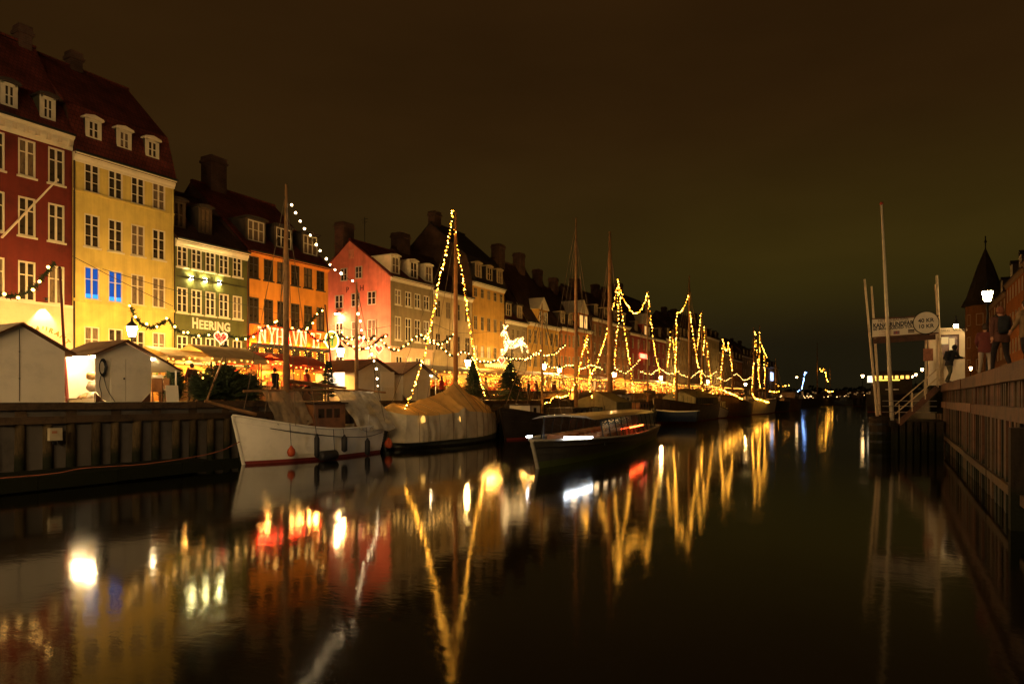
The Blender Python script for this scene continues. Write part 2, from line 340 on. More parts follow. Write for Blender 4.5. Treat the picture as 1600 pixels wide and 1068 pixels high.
# ------------------------------------------------------------------ houses
_wc = {}
def win_data(w, h, cols, cuts, m, fr, sill):
    key = ('w', round(w, 2), round(h, 2), cols, cuts, m.name, fr, sill)
    if key in _wc: return _wc[key]
    b = MB(); x0, x1 = -w / 2, w / 2
    b.box(x0, x0 + fr, .02, .12, 0, h); b.box(x1 - fr, x1, .02, .12, 0, h)
    b.box(x0 + fr, x1 - fr, .02, .12, 0, fr); b.box(x0 + fr, x1 - fr, .02, .12, h - fr, h)
    for c in range(1, cols): xx = x0 + w * c / cols; b.box(xx - fr * .6, xx + fr * .6, .03, .11, fr, h - fr)
    for j, q in enumerate(cuts):
        t = fr * (.7 if j == len(cuts) - 1 or len(cuts) == 1 else .4)
        for c in range(cols):
            a = x0 + w * c / cols + fr * .6; e = x0 + w * (c + 1) / cols - fr * .6
            b.box(a, e, .045, .10, h * q - t / 2, h * q + t / 2)
    if sill: b.box(x0 - .08, x1 + .08, -.07, .015, -.1, -.005)
    _wc[key] = b.data(m); return _wc[key]
def pane_data(w, h, m):
    key = ('p', round(w, 2), round(h, 2), m.name)
    if key not in _wc: _wc[key] = MB().quad((-w / 2, 0, 0), (w / 2, 0, 0), (w / 2, 0, h), (-w / 2, 0, h)).data(m, recalc=False)
    return _wc[key]
def window(parent, x, z, w, h, cols=2, cuts=(.36, .68), m=None, pane=None, fr=.07, split=False, y=0., rz=0., sill=True, name='window'):
    m = m or WHITE; o = link(name, win_data(w, h, cols, cuts, m, fr, sill), parent, (x, y, z), rz)
    pick = pane or (lambda: random.choice([GLASS, GLASS, GLASS, CURT]))
    pm = pick() if callable(pick) else pick
    if not split:
        link('pane', pane_data(w - .02, h - .02, pm), o, (0, .085, .01)); return o
    cs = [0] + [h * c for c in cuts] + [h]
    for c in range(cols):
        for a, b in zip(cs, cs[1:]):
            link('pane', pane_data(w / cols - .03, b - a - .02, pm), o, (-w / 2 + w * (c + .5) / cols, .085 + random.uniform(-.004, .004), a + .01), rz=random.uniform(-.012, .012))
    return o
def facade(b, W, z0, z1, ops, y=0., depth=.13, mi=0):
    """front wall with real openings: ops = (x0, x1, za, zb)"""
    xs = sorted({0, W} | {v for o in ops for v in o[:2]}); zs = sorted({z0, z1} | {v for o in ops for v in o[2:]})
    for a, c in zip(xs, xs[1:]):
        for d, e in zip(zs, zs[1:]):
            mx, mz = (a + c) / 2, (d + e) / 2
            if any(o[0] < mx < o[1] and o[2] < mz < o[3] for o in ops): continue
            b.quad((a, y, d), (c, y, d), (c, y, e), (a, y, e), mi)
    for x0, x1, za, zb in ops:
        q = y + depth
        b.quad((x0, y, za), (x0, q, za), (x0, q, zb), (x0, y, zb), mi); b.quad((x1, q, za), (x1, y, za), (x1, y, zb), (x1, q, zb), mi)
        b.quad((x0, q, za), (x0, y, za), (x1, y, za), (x1, q, za), mi); b.quad((x0, y, zb), (x0, q, zb), (x1, q, zb), (x1, y, zb), mi)
def prof_y(prof, z):
    for (ya, za), (yb, zb) in zip(prof, prof[1:]):
        if za <= z <= zb: return ya + (yb - ya) * (z - za) / max(zb - za, 1e-6)
    return prof[0][0]
def dormer(root, roof, prof, x, w, z0, z1, m, wm=None, style='arch', cols=2, lit=None, side=None, cuts=(.5,)):
    y = prof_y(prof, z0) + .02; yb = prof_y(prof, min(z1 + .3, prof[-1][1])) + .4
    b = MB(); h = z1 - z0
    b.box(x - w / 2, x + w / 2, y + .08, yb, z0, z1, 1)
    b.box(x - w / 2 - .02, x - w / 2 + .12, y, y + .081, z0, z1); b.box(x + w / 2 - .12, x + w / 2 + .02, y, y + .081, z0, z1); b.box(x - w / 2, x + w / 2, y, y + .081, z0 - .08, z0 + .06)
    b.box(x - w / 2, x + w / 2, y, y + .081, z1 - .1, z1)
    if style == 'gable': b.prism([(x - w / 2 - .15, z1), (x + w / 2 + .15, z1), (x, z1 + w * .42)], y - .1, yb + .6, 1, 2)
    elif style == 'arch': b.prism([(x - w / 2 - .14, z1 + .01), (x + w / 2 + .14, z1 + .01), (x + w / 2 + .08, z1 + .12), (x, z1 + .24), (x - w / 2 - .08, z1 + .12)], y - .12, yb + .3, 1, 0)
    else: b.prism([(x - w / 2 - .15, z1 + .01), (x + w / 2 + .15, z1 + .01), (x + w / 2 + .1, z1 + .14), (x, z1 + .22), (x - w / 2 - .1, z1 + .14)], y - .18, yb + .5, 1, 2)
    d = b.build('dormer', [m, side or ROOFD, ROOFD], roof)
    wo = link('window', win_data(w - .24, h - .16, cols, cuts, wm or m, .07, False), d, (x, y - .03, z0 + .06))
    link('pane', pane_data(w - .26, h - .18, lit or random.choice([GLASS, GLASS, CURT])), d, (x, y + .055, z0 + .07))
    return d
def chimney(roof, x, y, z0, z1, wx, wy, m=None, pots=0):
    b = MB(); m = m or BRICKM
    b.box(x - wx / 2, x + wx / 2, y - wy / 2, y + wy / 2, z0, z1 - .5); b.box(x - wx / 2 - .09, x + wx / 2 + .09, y - wy / 2 - .09, y + wy / 2 + .09, z1 - .5, z1 - .3)
    b.box(x - wx / 2 - .02, x + wx / 2 + .02, y - wy / 2 - .02, y + wy / 2 + .02, z1 - .3, z1)
    for k in range(pots): b.lathe([(.14, z1), (.11, z1 + .4)], (x - wx / 2 + wx * (k + .5) / pots, y, 0), 8)
    return b.build('chimney', m, roof)
def house(name, label, Y0, Y1, zE, prof, wall, roofm, rows, xs, ww, X=-40., rz=R(90), zb=ZS, wm=None, cols=2, cuts=(.36, .68), fr=.07, split=False,
          cornice=None, ch=.35, cat='house', group=None, bands=(), panes=None, side=None, sill=True, plinth=True, extra_ops=()):
    """local frame: x along the front, y into the house, z up from the pavement; all z given above the water"""
    Wd = Y1 - Y0 - .03
    root = thing(name, label, cat, (X, Y0 if rz > 0 else Y1, zb), rz, group)
    zE -= zb; prof = [(a, c - zb) for a, c in prof]
    ops = []; wl = []
    for ri, (za, zc) in enumerate(rows):
        for xi, x in enumerate(xs):
            ops.append((x - ww / 2, x + ww / 2, za - zb, zc - zb)); wl.append((ri, xi, x, za - zb, zc - za))
    ops += [tuple(o) for o in extra_ops]
    b = MB(); facade(b, Wd, 0, zE, ops)
    D = prof[-1][0] * 2 - prof[0][0] if True else 0
    ridge = prof[-1]; full = [p for p in prof] + [(2 * ridge[0] - p[0], p[1]) for p in prof[-2::-1]]
    for xx in (0, Wd):
        b.poly([(xx, 0, 0), (xx, 0, zE - .02)] + [(xx, max(p[0], 0), p[1] - .06) for p in full[:]] + [(xx, full[-1][0], 0)], 1)
    b.quad((0, full[-1][0], 0), (Wd, full[-1][0], 0), (Wd, full[-1][0], zE), (0, full[-1][0], zE), 1)
    b.build('wall', [wall, side or wall], root)
    r = MB(); inner = [(p[0], p[1] - .16) for p in full]
    r.prism(full + inner[::-1], -.02, Wd + .02, 0)
    rf = r.build('roof', roofm, root)
    MB().box(-.02, Wd + .02, ridge[0] - .14, ridge[0] + .14, ridge[1] - .06, ridge[1] + .09).build('ridge_tiles', roofm, rf)
    cm = cornice or WHITE
    c = MB(); e0 = prof[0][1]
    c.prism([(-.001, e0 - ch), (-.10, e0 - ch), (-.12, e0 - ch * .75), (-.2, e0 - ch * .55), (-.22, e0 - ch * .3), (-.34, e0 - ch * .2), (-.36, e0 - .02), (-.001, e0 - .02)], .005, Wd - .005, 0)
    c.build('cornice', cm, root)
    MB().tube([(0, -.40, e0 + .0), (Wd, -.40, e0 + .0)], .07, 6).build('gutter', IRON if wall is not CREAM else ROOFD, root)
    for zq, h, pr, m in bands: MB().box(.005, Wd - .005, -pr, -.001, zq - zb - h / 2, zq - zb + h / 2).build('cornice_band', m, root)
    for ri, xi, x, z, h in wl:
        pm = panes.get((ri, xi), panes.get(ri)) if panes else None
        window(root, x, z + .004, ww - .008, h - .008, cols, cuts if not isinstance(cuts, dict) else cuts[ri], wm, pm, fr, split, sill=sill)
    root['W'] = Wd
    return root, rf, prof, Wd
XF = -40.
Z = lambda px, py, X=XF: zat(py, X, Yat(px, X))
YF = lambda px: Yat(px, XF)
RED = mat('dark red stucco', (.115, .014, .007), .85, .2, sc=.7, bump=.15, streak=.17)
YEL = mat('yellow stucco', (.58, .43, .105), .85, .10, sc=.6, bump=.15, streak=.17)
GRN = mat('olive green stucco', (.085, .085, .02), .85, .15, sc=.8, bump=.15, streak=.17)
ORA = mat('orange stucco', (.62, .24, .028), .85, .10, sc=.7, bump=.15, streak=.17)
PNK = mat('salmon pink stucco', (.76, .22, .125), .85, .10, sc=.7, bump=.15, streak=.17)
GRY = mat('grey brown stucco', (.25, .19, .095), .85, .12, sc=.7, bump=.15, streak=.17)
PLA = mat('pale pink plaster', (.62, .42, .24), .8, .12, sc=.9, bump=.1)
BRWN = brick('dark house brick', (.12, .055, .03), (.09, .045, .025), (.1, .07, .045))
BLUEP = {}
# -- red house with the restaurant
Y0, Y1 = YF(-75), YF(113); zE = Z(60, 197)
xs = [Yat(42, XF) - Y0 + k * (YF(88) - YF(42)) for k in (-4, -3, -2, -1, 0, 1)]
xs = [x for x in xs if x > .7]
rows = [(Z(42, b), Z(42, a)) for a, b in ((218, 276), (308, 369), (408, 470))]
prof = [(-.3, zE), (3.9, zE + 5.9)]
arch_x = YF(62) - Y0
hr, rf, pf, wd = house('red_house', 'dark red town house with white windows and arched restaurant entrance', Y0, Y1, zE, prof, RED, ROOFR, rows, xs, .84, split=True, ch=.8,
    bands=((Z(42, 472), .14, .14, CREAM),), fr=.085, cuts=(.66,), side=BRWN)
# ground floor facing in pale plaster with an arched opening
b = MB(); zg = Z(60, 476) - ZS; pts = [(arch_x + 1.25 * math.cos(a), 2.15 + 1.25 * math.sin(a)) for a in [math.pi * k / 14 for k in range(15)]]
poly = [(0.0, 0), (arch_x - 1.25, 0)] + pts[::-1] + [(arch_x + 1.25, 0), (wd, 0), (wd, zg), (0, zg)]
b.prism([(p[0], p[1]) for p in [(0, 0), (arch_x - 1.25, 0), (arch_x - 1.25, 2.15)]] + [], -.12, -.005, 1)
b = MB()
ring = pts[::-1]
for (xa, za), (xb, zb2) in zip(ring, ring[1:]): b.quad((xa, -.12, za), (xb, -.12, zb2), (xb, -.12, zg), (xa, -.12, zg)); b.quad((xa, -.12, za), (xb, -.12, zb2), (xb, .02, zb2), (xa, .02, za))
b.quad((0, -.12, 0), (arch_x - 1.25, -.12, 0), (arch_x - 1.25, -.12, zg), (0, -.12, zg)); b.quad((arch_x + 1.25, -.12, 0), (wd, -.12, 0), (wd, -.12, zg), (arch_x + 1.25, -.12, zg))
b.quad((0, -.12, zg), (wd, -.12, zg), (wd, 0, zg), (0, 0, zg))
b.build('ground_floor_front', PLA, hr)
b = MB()
for k in range(14):
    a0, a1 = math.pi * k / 14, math.pi * (k + 1) / 14
    q = [(arch_x + rr * math.cos(a), 2.15 + rr * math.sin(a)) for rr, a in ((1.22, a0), (1.5, a0), (1.5, a1), (1.22, a1))]
    b.prism(q, -.2, -.121, 1)
b.box(arch_x - .16, arch_x + .16, -.26, -.201, 3.3, 3.85)
b.build('arch_surround', PLA, hr)
MB().quad((arch_x - 1.25, -.02, 0), (arch_x + 1.25, -.02, 0), (arch_x + 1.25, -.02, 3.45), (arch_x - 1.25, -.02, 3.45)).build('doorway', mat('dark doorway', (.03, .02, .012), .6), hr)
GOLD = mat('gold lettering', (.42, .2, .03), .4, .1, metal=.3)
for k, chh in enumerate('RESTAURANT'):
    a = R(140 - k * 100 / 9); text('lettering', chh, .36, GOLD, hr, (arch_x + 1.72 * math.cos(a), -.14, 2.15 + 1.72 * math.sin(a)), (R(90), -(a - math.pi / 2), 0), .015, .008)
sp = MB().lathe([(.05, 0), (.09, .14), (.1, .16)], (arch_x + .1, -.45, zg + .2), 8); sp.bar((arch_x + .1, -.1, zg + .35), (arch_x + .1, -.45, zg + .35), .03)
so = sp.build('spotlight', IRON, hr)
ld_ = bpy.data.lights.new('spot_beam', 'SPOT'); ld_.energy = 900; ld_.color = (1, .72, .38); ld_.spot_size = R(66); ld_.spot_blend = .35; ld_.shadow_soft_size = .03
lo = bpy.data.objects.new('spot_beam', ld_); COL.objects.link(lo); lo.parent = so; lo.location = (arch_x + .1, -.5, zg + .15); lo.rotation_euler = (R(14), 0, 0)
for x in [v + .0 for v in xs][::1]:
    pass
k = .3; bd_ = MB().box(0, .16, -.33, -.1, -.62, -.3).data(CREAM)
while k < wd - .2: link('cornice_bracket', bd_, hr, (k, 0, zE - ZS)); k += .55
for px in (11, 72): dormer(hr, rf, pf, YF(px) - Y0 + .15, .74, zE - ZS + .55, zE - ZS + 1.8, WHITE, style='flat', side=mat('green painted dormer cheek', (.06, .055, .03), .7))
chimney(rf, YF(24) - Y0 + 2.2, 4.0, zE - ZS + 4.5, zE - ZS + 6.9, .68, .7)
tip = Vector(P(89, 281, -35.)); base = Vector((XF, tip.y - .1, Z(5, 371)))
fl = lambda v: Vector((v[1] - Y0, -(v[0] - XF), v[2] - ZS))
MB().tube([fl(base), fl(tip)], [.06, .035], 8).ico(fl(tip), .09).build('flagstaff', WHITE, hr)
# -- yellow house
Y0, Y1 = YF(113), YF(272); zE = Z(113, 236)
xs = [YF(px) - Y0 for px in (143.8, 180.6, 215.5, 248.3)]
rows = [(Z(143.8, b), Z(143.8, a)) for a, b in ((254, 301), (335, 386), (417, 468), (510, 562))]
prof = [(-.3, zE), (.65, zE + 2.9), (4.9, zE + 6.9)]
BL = emat('window lit blue', (.05, .22, 1), .42)
pn = {(2, 0): BL, (2, 1): BL, (2, 2): CURT, (2, 3): CURT, (3, 0): CURT}
hy, rf, pf, wd = house('yellow_house', 'tall yellow town house with two blue lit windows', Y0, Y1, zE, prof, YEL, ROOFR, rows, xs, .86, split=True, ch=.5,
    bands=((Z(143.8, 303), .12, .09, YEL), (Z(143.8, 471), .16, .12, YEL)), fr=.07, cuts={0: (.34, .68), 1: (.34, .68), 2: (.62,), 3: (.62,)}, panes=pn, side=BRWN)
for px in (146, 194, 238): dormer(hy, rf, pf, YF(px) - Y0 + .05, .84, zE - ZS + 1.05, zE - ZS + 2.2, WHITE, style='arch')
chimney(rf, YF(134) - Y0 + 2.0, 5.0, zE - ZS + 6, zE - ZS + 7.9, .7, .7)
MB().tube([(.06, -.07, 0), (.06, -.07, zE - ZS - .5)], .05).build('drainpipe', ROOFD, hy)
MB().tube([(wd - .1, -.07, 0), (wd - .1, -.07, zE - ZS - .5)], .045).build('drainpipe', YEL, hy)
# glow of the two blue rooms: curtains lit from a lamp on each sill
BS = emat('blue sill lamp', (.05, .35, 1), 1.6)
for x in xs[:2]: MB().box(x - .42, x + .42, .07, .08, rows[2][0] - ZS + .1, rows[2][0] - ZS + .32).build('sill_lamp', BS, hy)
# -- green house
Y0, Y1 = YF(273), YF(386.5); zE = Z(330, 384)
xs = [YF(px) - Y0 for px in (285, 307.3, 329, 350, 371)]
rows = [(Z(285, b), Z(285, a)) for a, b in ((381, 417), (449, 488), (524, 566))]
prof = [(-.3, zE), (5.2, zE + 4.6)]
hg, rf, pf, wd = house('green_house', 'olive green house with white serif lettering and three wall lights', Y0, Y1, zE, prof, GRN, ROOFB, rows, xs, .78, split=True, ch=.5, fr=.075, cuts=(.34, .68), side=BRWN)
DG = mat('dark dormer wood', (.07, .045, .025), .7)
for px in (285, 327): dormer(hg, rf, pf, YF(px) - Y0 + .3, .95, zE - ZS + .9, zE - ZS + 2.7, DG, style='flat')
WT = mat('white letters', (.58, .5, .36), .6, .05)
def fit(o, wpx0, wpx1, y0):
    vx = [v.co.x for v in o.data.vertices]; o.scale.x = (YF(wpx1) - YF(wpx0)) / (max(vx) - min(vx)); o.location.x = YF(wpx0) - y0 - min(vx) * o.scale.x
fit(text('lettering', 'H', .95, WT, hg, (0, -.05, Z(329, 508) - ZS), off=.03), 299.5, 308.5, Y0)
fit(text('lettering', 'EERING', .80, WT, hg, (0, -.05, Z(329, 508) - ZS - .05), off=.024, sp=1.08), 310.5, 358.5, Y0)
zl = Z(319, 438) - ZS
MB().tube([(0.1, -.06, zl), (wd - .1, -.06, zl)], .022).build('conduit', IRON, hg)
for px in (297, 319, 341):
    x = YF(px) - Y0; w = MB().box(x - .13, x + .13, -.22, -.002, zl - .08, zl + .1).build('wall_light', IRON, hg)
    MB().box(x - .1, x + .1, -.2, -.03, zl + .101, zl + .11).box(x - .1, x + .1, -.2, -.03, zl - .09, zl - .081).build('lens', emat('wall light lens', (1, .85, .36), 380), w)
# -- orange house
Y0, Y1 = YF(387), YF(513); zE = Z(450, 405)
xs = [YF(px) - Y0 for px in (397, 419.6, 440.3, 461.5, 481.3, 500.8)]
rows = [(Z(397, b), Z(397, a)) for a, b in ((400, 434), (464, 504), (541, 572))]
prof = [(-.3, zE), (6.2, zE + 5.9)]
ho, rf, pf, wd = house('orange_house', 'orange house with dark windows and red glowing lettering', Y0, Y1, zE, prof, ORA, ROOFR, rows, xs, .86, split=True, ch=.34, wm=DARKW, cornice=ORA, cuts=(.64,), side=BRWN,
    panes={0: lambda: random.choice([GLASS, CURT]), 1: lambda: random.choice([GLASS, CURT, GLASS]), 2: GLASS})
for px in (401, 445, 487): dormer(ho, rf, pf, YF(px) - Y0 + .55, 1.7, zE - ZS + .9, zE - ZS + 2.55, DG, wm=WHITE, style='flat', cols=3, cuts=(.55,))
chimney(rf, YF(359) - Y0 + 3.5, 6.3, zE - ZS + 4.8, zE - ZS + 8.2, 1.4, 1.2, pots=0)
MB().tube([(.0, -.09, 0), (.0, -.09, zE - ZS - .3)], .055).build('drainpipe', ROOFD, ho)
# slab-serif lit letters
LETS = {'N': [(0, 0, 0, 1), (0, 1, .6, 0), (.6, 0, .6, 1)], 'Y': [(0, 1, .3, .45), (.6, 1, .3, .45), (.3, .45, .3, 0)], 'H': [(0, 0, 0, 1), (.6, 0, .6, 1), (0, .5, .6, .5)],
        'A': [(0, 0, .3, 1), (.6, 0, .3, 1), (.13, .35, .47, .35)], 'V': [(0, 1, .3, 0), (.6, 1, .3, 0)], '1': [(.2, 0, .2, 1), (.2, 1, 0, .82)], '7': [(0, 1, .5, 1), (.5, 1, .15, 0)]}
SER = {'N': [(0, 0), (0, 1), (.6, 1)], 'Y': [(0, 1), (.6, 1), (.3, 0)], 'H': [(0, 0), (0, 1), (.6, 0), (.6, 1)], 'A': [(0, 0), (.6, 0)], 'V': [(0, 1), (.6, 1)], '1': [(.2, 0)], '7': [(.15, 0)]}
LETM = emat('lit letter faces', (1, .70, .26), 2.4)
lx = [402, 417, 429.5, 443, 454.5, 467, 486, 491.5]; lw = [10.5, 10, 10.5, 10, 10, 9, 4, 8]
zL = Z(440, 538) - ZS; hL = 1.1
for chh, px, pw in zip('NYHAVN17', lx, lw):
    x = YF(px) - Y0 + .06; b = MB(); k = (YF(px + pw) - YF(px) - .12) / (.6 if chh not in '17' else .5)
    for (a, c, d, e) in LETS[chh]: b.bar((x + a * k, -.16 - random.uniform(0, .004), zL + c * hL), (x + d * k, -.16 - random.uniform(0, .004), zL + e * hL), .12 if abs(a - d) < .05 else .085, .05)
    for (a, c) in SER[chh]: b.box(x + a * k - .13, x + a * k + .13, -.19, -.13, zL + c * hL - .06, zL + c * hL + .06)
    l = b.build('sign_letter', LETM, ho); nb = MB()
    for (a, c, d, e) in LETS[chh]: nb.tube([(x + a * k, -.1, zL + c * hL), (x + d * k, -.1, zL + e * hL)], .085, 8)
    nb.build('red_neon_backing', emat('red neon backing', (1, .009, .001), 42), l)
# added red flood tube washing the wall, its added trough screening it from view
MB().tube([(.2, -.13, zL - .2), (wd - .2, -.13, zL - .2)], .022, 6).build('added_flood_tube', emat('red neon', (1, .035, .003), 2600), ho)
MB().box(.1, wd - .1, -.22, -.19, zL - .34, zL - .05).box(.1, wd - .1, -.19, -.002, zL - .34, zL - .3).build('added_flood_screen', DARKW, ho)
cx, cz = wd + .1, Z(509, 531) - ZS
MB().tube([(cx + .72 * math.cos(a), -.32, cz + .72 * math.sin(a)) for a in [2 * math.pi * k / 20 for k in range(21)]], .05, 6).build('neon_ring', emat('green white neon', (.45, 1, .38), 5), ho)
MB().lathe([(.66, -.1), (.66, .1)], (0, 0, 0), 20).build('disc_sign', emat('yellow disc sign', (1, .62, .06), 1.1), ho, loc=(cx, -.2, cz), rot=(R(90), 0, 0))
MB().bar((cx, -.33, cz - .45), (cx + .1, -.33, cz + .45), .09).bar((cx - .25, -.33, cz - .1), (cx + .3, -.33, cz + .25), .07).build('disc_mark', mat('disc mark green', (.1, .4, .12), .6), ho)
b = MB()
for x in xs:
    za, zc = rows[2][0] - ZS, rows[2][1] - ZS
    for k in range(9): b.ico((x - .42 + random.uniform(-.04, .04), -.06, za + (zc - za) * k / 8), .026); b.ico((x + .42 + random.uniform(-.04, .04), -.06, za + (zc - za) * k / 8), .026)
    for k in range(1, 6): b.ico((x - .42 + .84 * k / 6, -.06, zc + random.uniform(-.06, .04)), .026)
b.build('window_bulbs', BULBS2, ho, kind='stuff')
# -- pink corner house: gable to the side street, grey-brown front to the quay
Yp = YF(610); Yq = YF(676); zE = Z(610, 431); zA = 17.6
prof = [(-.3, zE), (4.9, zA)]
xs = [YF(px) - Yp for px in (622, 638, 652.5, 666.5)]
rows = [(Z(622, b), Z(622, a)) for a, b in ((452, 476), (494, 531), (556, 592))]
hp, rf, pf, wd = house('pink_gable_house', 'salmon pink gable house on the side street corner, front grey brown', Yp, Yq, zE, prof, GRY, ROOFR, rows, xs, .95, ch=.4, split=True, fr=.1,
    panes={(1, 3): LITDIM, (0, 0): CURT}, side=PNK, cuts=(.62,), bands=((Z(622, 543), .2, .15, PLA),))
MB().box(.02, wd - .02, -.05, -.006, 0, Z(622, 543) - ZS).build('ground_floor_front', PLA, hp)
for k, x in enumerate(xs): window(hp, x, rows[2][0] - ZS, .95, rows[2][1] - rows[2][0], 2, (.7,), WHITE, LIT if k % 2 else GLASS, .09, y=-.15, sill=False)
for px in (626, 654, 677): dormer(hp, rf, pf, YF(px) - Yp - .5, 1.25, zE - ZS + .35, zE - ZS + 2.0, WHITE, style='arch', side=CREAM)
Zp = lambda px, py: PY(px, py, Yp)
def gwin(px, pa, pb, w, m=WHITE, pane=None, cuts=(.5,), cols=2):
    a = Zp(px, pb); c = Zp(px, pa); x = -(a[0] - XF)   # depth into the house
    window(hp, -.125, a[2] - ZS, w, c[2] - a[2], cols, cuts, m, pane, .07, True, y=x, rz=R(-90), sill=False)
for px, a, c, w, pn_ in ((538, 419, 439, .8, GLASS), (561, 416, 435, .8, GLASS), (530.5, 461, 482, 1.0, GLASS), (556, 458, 479, 1.0, GLASS), (581.5, 455, 476, 1.0, GLASS),
                      (531, 504, 527, 1.0, GLASS), (556, 502, 526, 1.0, CURT), (582, 499, 528, 1.05, CURT), (531, 556, 580, 1.0, LITDIM), (582, 556, 580, 1.0, LIT)):
    gwin(px, a, c, w, pane=pn_)
a = Zp(549, 397); MB().box(-.06, -.001, -(a[0] - XF) - .3, -(a[0] - XF) + .3, a[2] - ZS - .42, a[2] - ZS + .42).build('attic_shutter', mat('pink shutter', (.75, .3, .16), .8), hp)
IRN2 = mat('wall tie iron', (.2, .05, .03), .6)
for chh, px, py in (('P', 543, 453), ('H', 565.5, 450)):
    a = Zp(px, py); text('wall_tie_letter', chh, .75, IRN2, hp, (-.03, -(a[0] - XF), a[2] - ZS), (R(90), 0, R(-90)), .02)
a = Zp(533, 491); yy = -(a[0] - XF); zz = a[2] - ZS
wl_ = MB().tube([(0, yy, zz + .35), (-.5, yy, zz + .4), (-.55, yy, zz + .2)], .03).lathe([(.06, .2), (.3, .02), (.3, 0)], (-.55, yy, zz), 12).build('wall_lamp', IRON, hp)
MB().lathe([(.24, -.05), (.24, -.012)], (-.55, yy, zz), 12).build('lens', emat('wall lamp lens', (1, .42, .2), 700), wl_)
rp2 = prof[0][0]
MB().tube([(2.2, 5, zA - ZS - .3), (2.2, 5, zA - ZS + 2.6)], .03).tube([(2.2, 4.6, zA - ZS + 2.4), (2.2, 5.4, zA - ZS + 2.4)], .02).tube([(2.2, 4.7, zA - ZS + 2.1), (2.2, 5.3, zA - ZS + 2.1)], .02).build('antenna', IRON, rf)
chimney(rf, 1.0, 6.5, zA - ZS - 1.5, zA - ZS + 1.9, 1.5, 1.1)
# -- the rest of the row
OCH = mat('ochre stucco', (.52, .29, .055), .85, .12, sc=.7, streak=.17)
SAN = mat('sand stucco', (.36, .24, .10), .85, .12, sc=.7, streak=.17)
BRN = mat('brown stucco', (.24, .10, .03), .85, .15, sc=.7, streak=.17)
TER = mat('terracotta stucco', (.44, .15, .03), .85, .12, sc=.7, streak=.17)
CRM = mat('pale cream stucco', (.43, .32, .155), .85, .12, sc=.7, streak=.17)
RDD = mat('deep red stucco', (.26, .04, .02), .85, .12, sc=.7, streak=.17)
FAW = mat('old cream window paint', (.36, .27, .14), .6, .1)
def gen(name, label, p0, p1, e, ridge, wall, n, nrow, roofm=ROOFB, man=False, dor=0, dstyle='arch', panes=None, top=.62, wm=None, chim=(), side=None, zE=None, run=5.2, rowz=None, gab=None):
    Y0, Y1 = YF(p0), YF(p1); zE = zE or Z(*e); zRg = ridge
    prof = [(-.3, zE), (.8, zE + (zRg - zE) * .42), (run, zRg)] if man else [(-.3, zE), (run, zRg)]
    wd = Y1 - Y0; xs = [wd * (k + .5) / n + (.0) for k in range(n)]; ww = min(.95, wd / n * .5); wm = wm or FAW
    if rowz is None:
        hh = (zE - .9 - ZS) / nrow; rowz = [(zE - .9 - hh * k - min(1.75, hh * .66), zE - .9 - hh * k) for k in range(nrow)]
    pn = panes or {}
    pn = {**{nrow - 1: (lambda: random.choice([LIT, LIT, LITDIM, GLASS]))}, **pn}
    h, rf, pf, wd = house(name, label, Y0, Y1, zE, prof, wall, roofm, rowz, xs, ww, ch=.45, wm=wm, panes=pn, side=side or BRWN, group='town houses along the left quay', cuts=(.62,), sill=False)
    for k in range(dor):
        x = wd * (k + .5) / dor; dormer(h, rf, pf, x, min(1.25, wd / dor * .6), zE - ZS + .5, zE - ZS + 2.1, FAW, style=dstyle)
    for (fx, y, z0, z1, w) in chim: chimney(rf, wd * fx, y, zRg - ZS - 1.2 + z0, zRg - ZS + z1, w, w * .8)
    if gab:   # a wide front gable with windows rising through the eave
        gx, gw, gh = gab; x = wd * gx
        b = MB().box(x - gw / 2, x + gw / 2, -.14, 3, zE - ZS - .3, zE - ZS + gh, 0)
        b.prism([(x - gw / 2 - .25, zE - ZS + gh), (x + gw / 2 + .25, zE - ZS + gh), (x, zE - ZS + gh + gw * .62)], -.3, 3.6, 1, 1)
        g = b.build('front_gable', [wall, WHITE], h)
        for q in (-.25, .25): window(g, x + q * gw, zE - ZS + .1, gw * .36, gh - .4, 2, (.6,), WHITE, random.choice([LIT, GLASS]), .07, y=-.24, sill=False)
    return h
r7 = [(Z(745, b), Z(745, a)) for a, b in ((449, 464), (493, 515), (539, 564))]
gen('cream_house', 'pale cream house behind the tall lit mast, right of the pink gable house', 676.6, 737.5, (676, 452), 18.2, CRM, 4, 3, ROOFB, dor=0, chim=((.2, 5.2, 0, 1.6, 1.6),))
h7 = gen('ochre_house', 'tall ochre house with steep dark mansard roof, five windows wide', 738, 788, (738, 437), 22.4, OCH, 5, 3, ROOFD, True, 3, zE=15.3, rowz=r7, run=5.6, chim=((.12, 5.6, 0, 1.3, 1.2),))
gen('grey_house', 'narrow grey house with two big dormers, right of the tall ochre house', 788.5, 823, (790, 499), 17.6, GRY, 4, 3, ROOFR, False, 2, 'flat', chim=((.15, 5.0, 0, 2.6, 1.4),))
gen('amber_house', 'amber house with a pointed white gable dormer on its roof', 823.5, 874, (825, 502), 20.6, OCH, 6, 3, ROOFB, False, 0, 'arch', gab=(.45, 2.6, 1.9), chim=((.15, 5.0, 0, 1.9, 1.5), (.75, 5, 0, 1.8, 1.4)))
gen('brown_orange_house', 'brown orange house between the two pointed gables', 874.5, 899, (875, 510), 19.5, TER, 4, 3, ROOFB, False, 2, chim=((.6, 5, 0, 1.6, 1.3),))
gen('gabled_brown_house', 'brown house whose white pediment has lit windows below', 899.5, 925, (900, 512), 19.0, TER, 3, 3, ROOFB, False, 0, gab=(.4, 3.2, 2.3), chim=((.5, 5, 0, 1.7, 1.3),))
gen('dark_brown_house', 'dark brown brick house, the widest behind the tall bare masts', 925.5, 984, (930, 497), 20.3, BRN, 8, 4, ROOFB, False, 4, chim=((.3, 5, 0, 1.5, 1.6), (.8, 5, 0, 1.8, 1.4)))
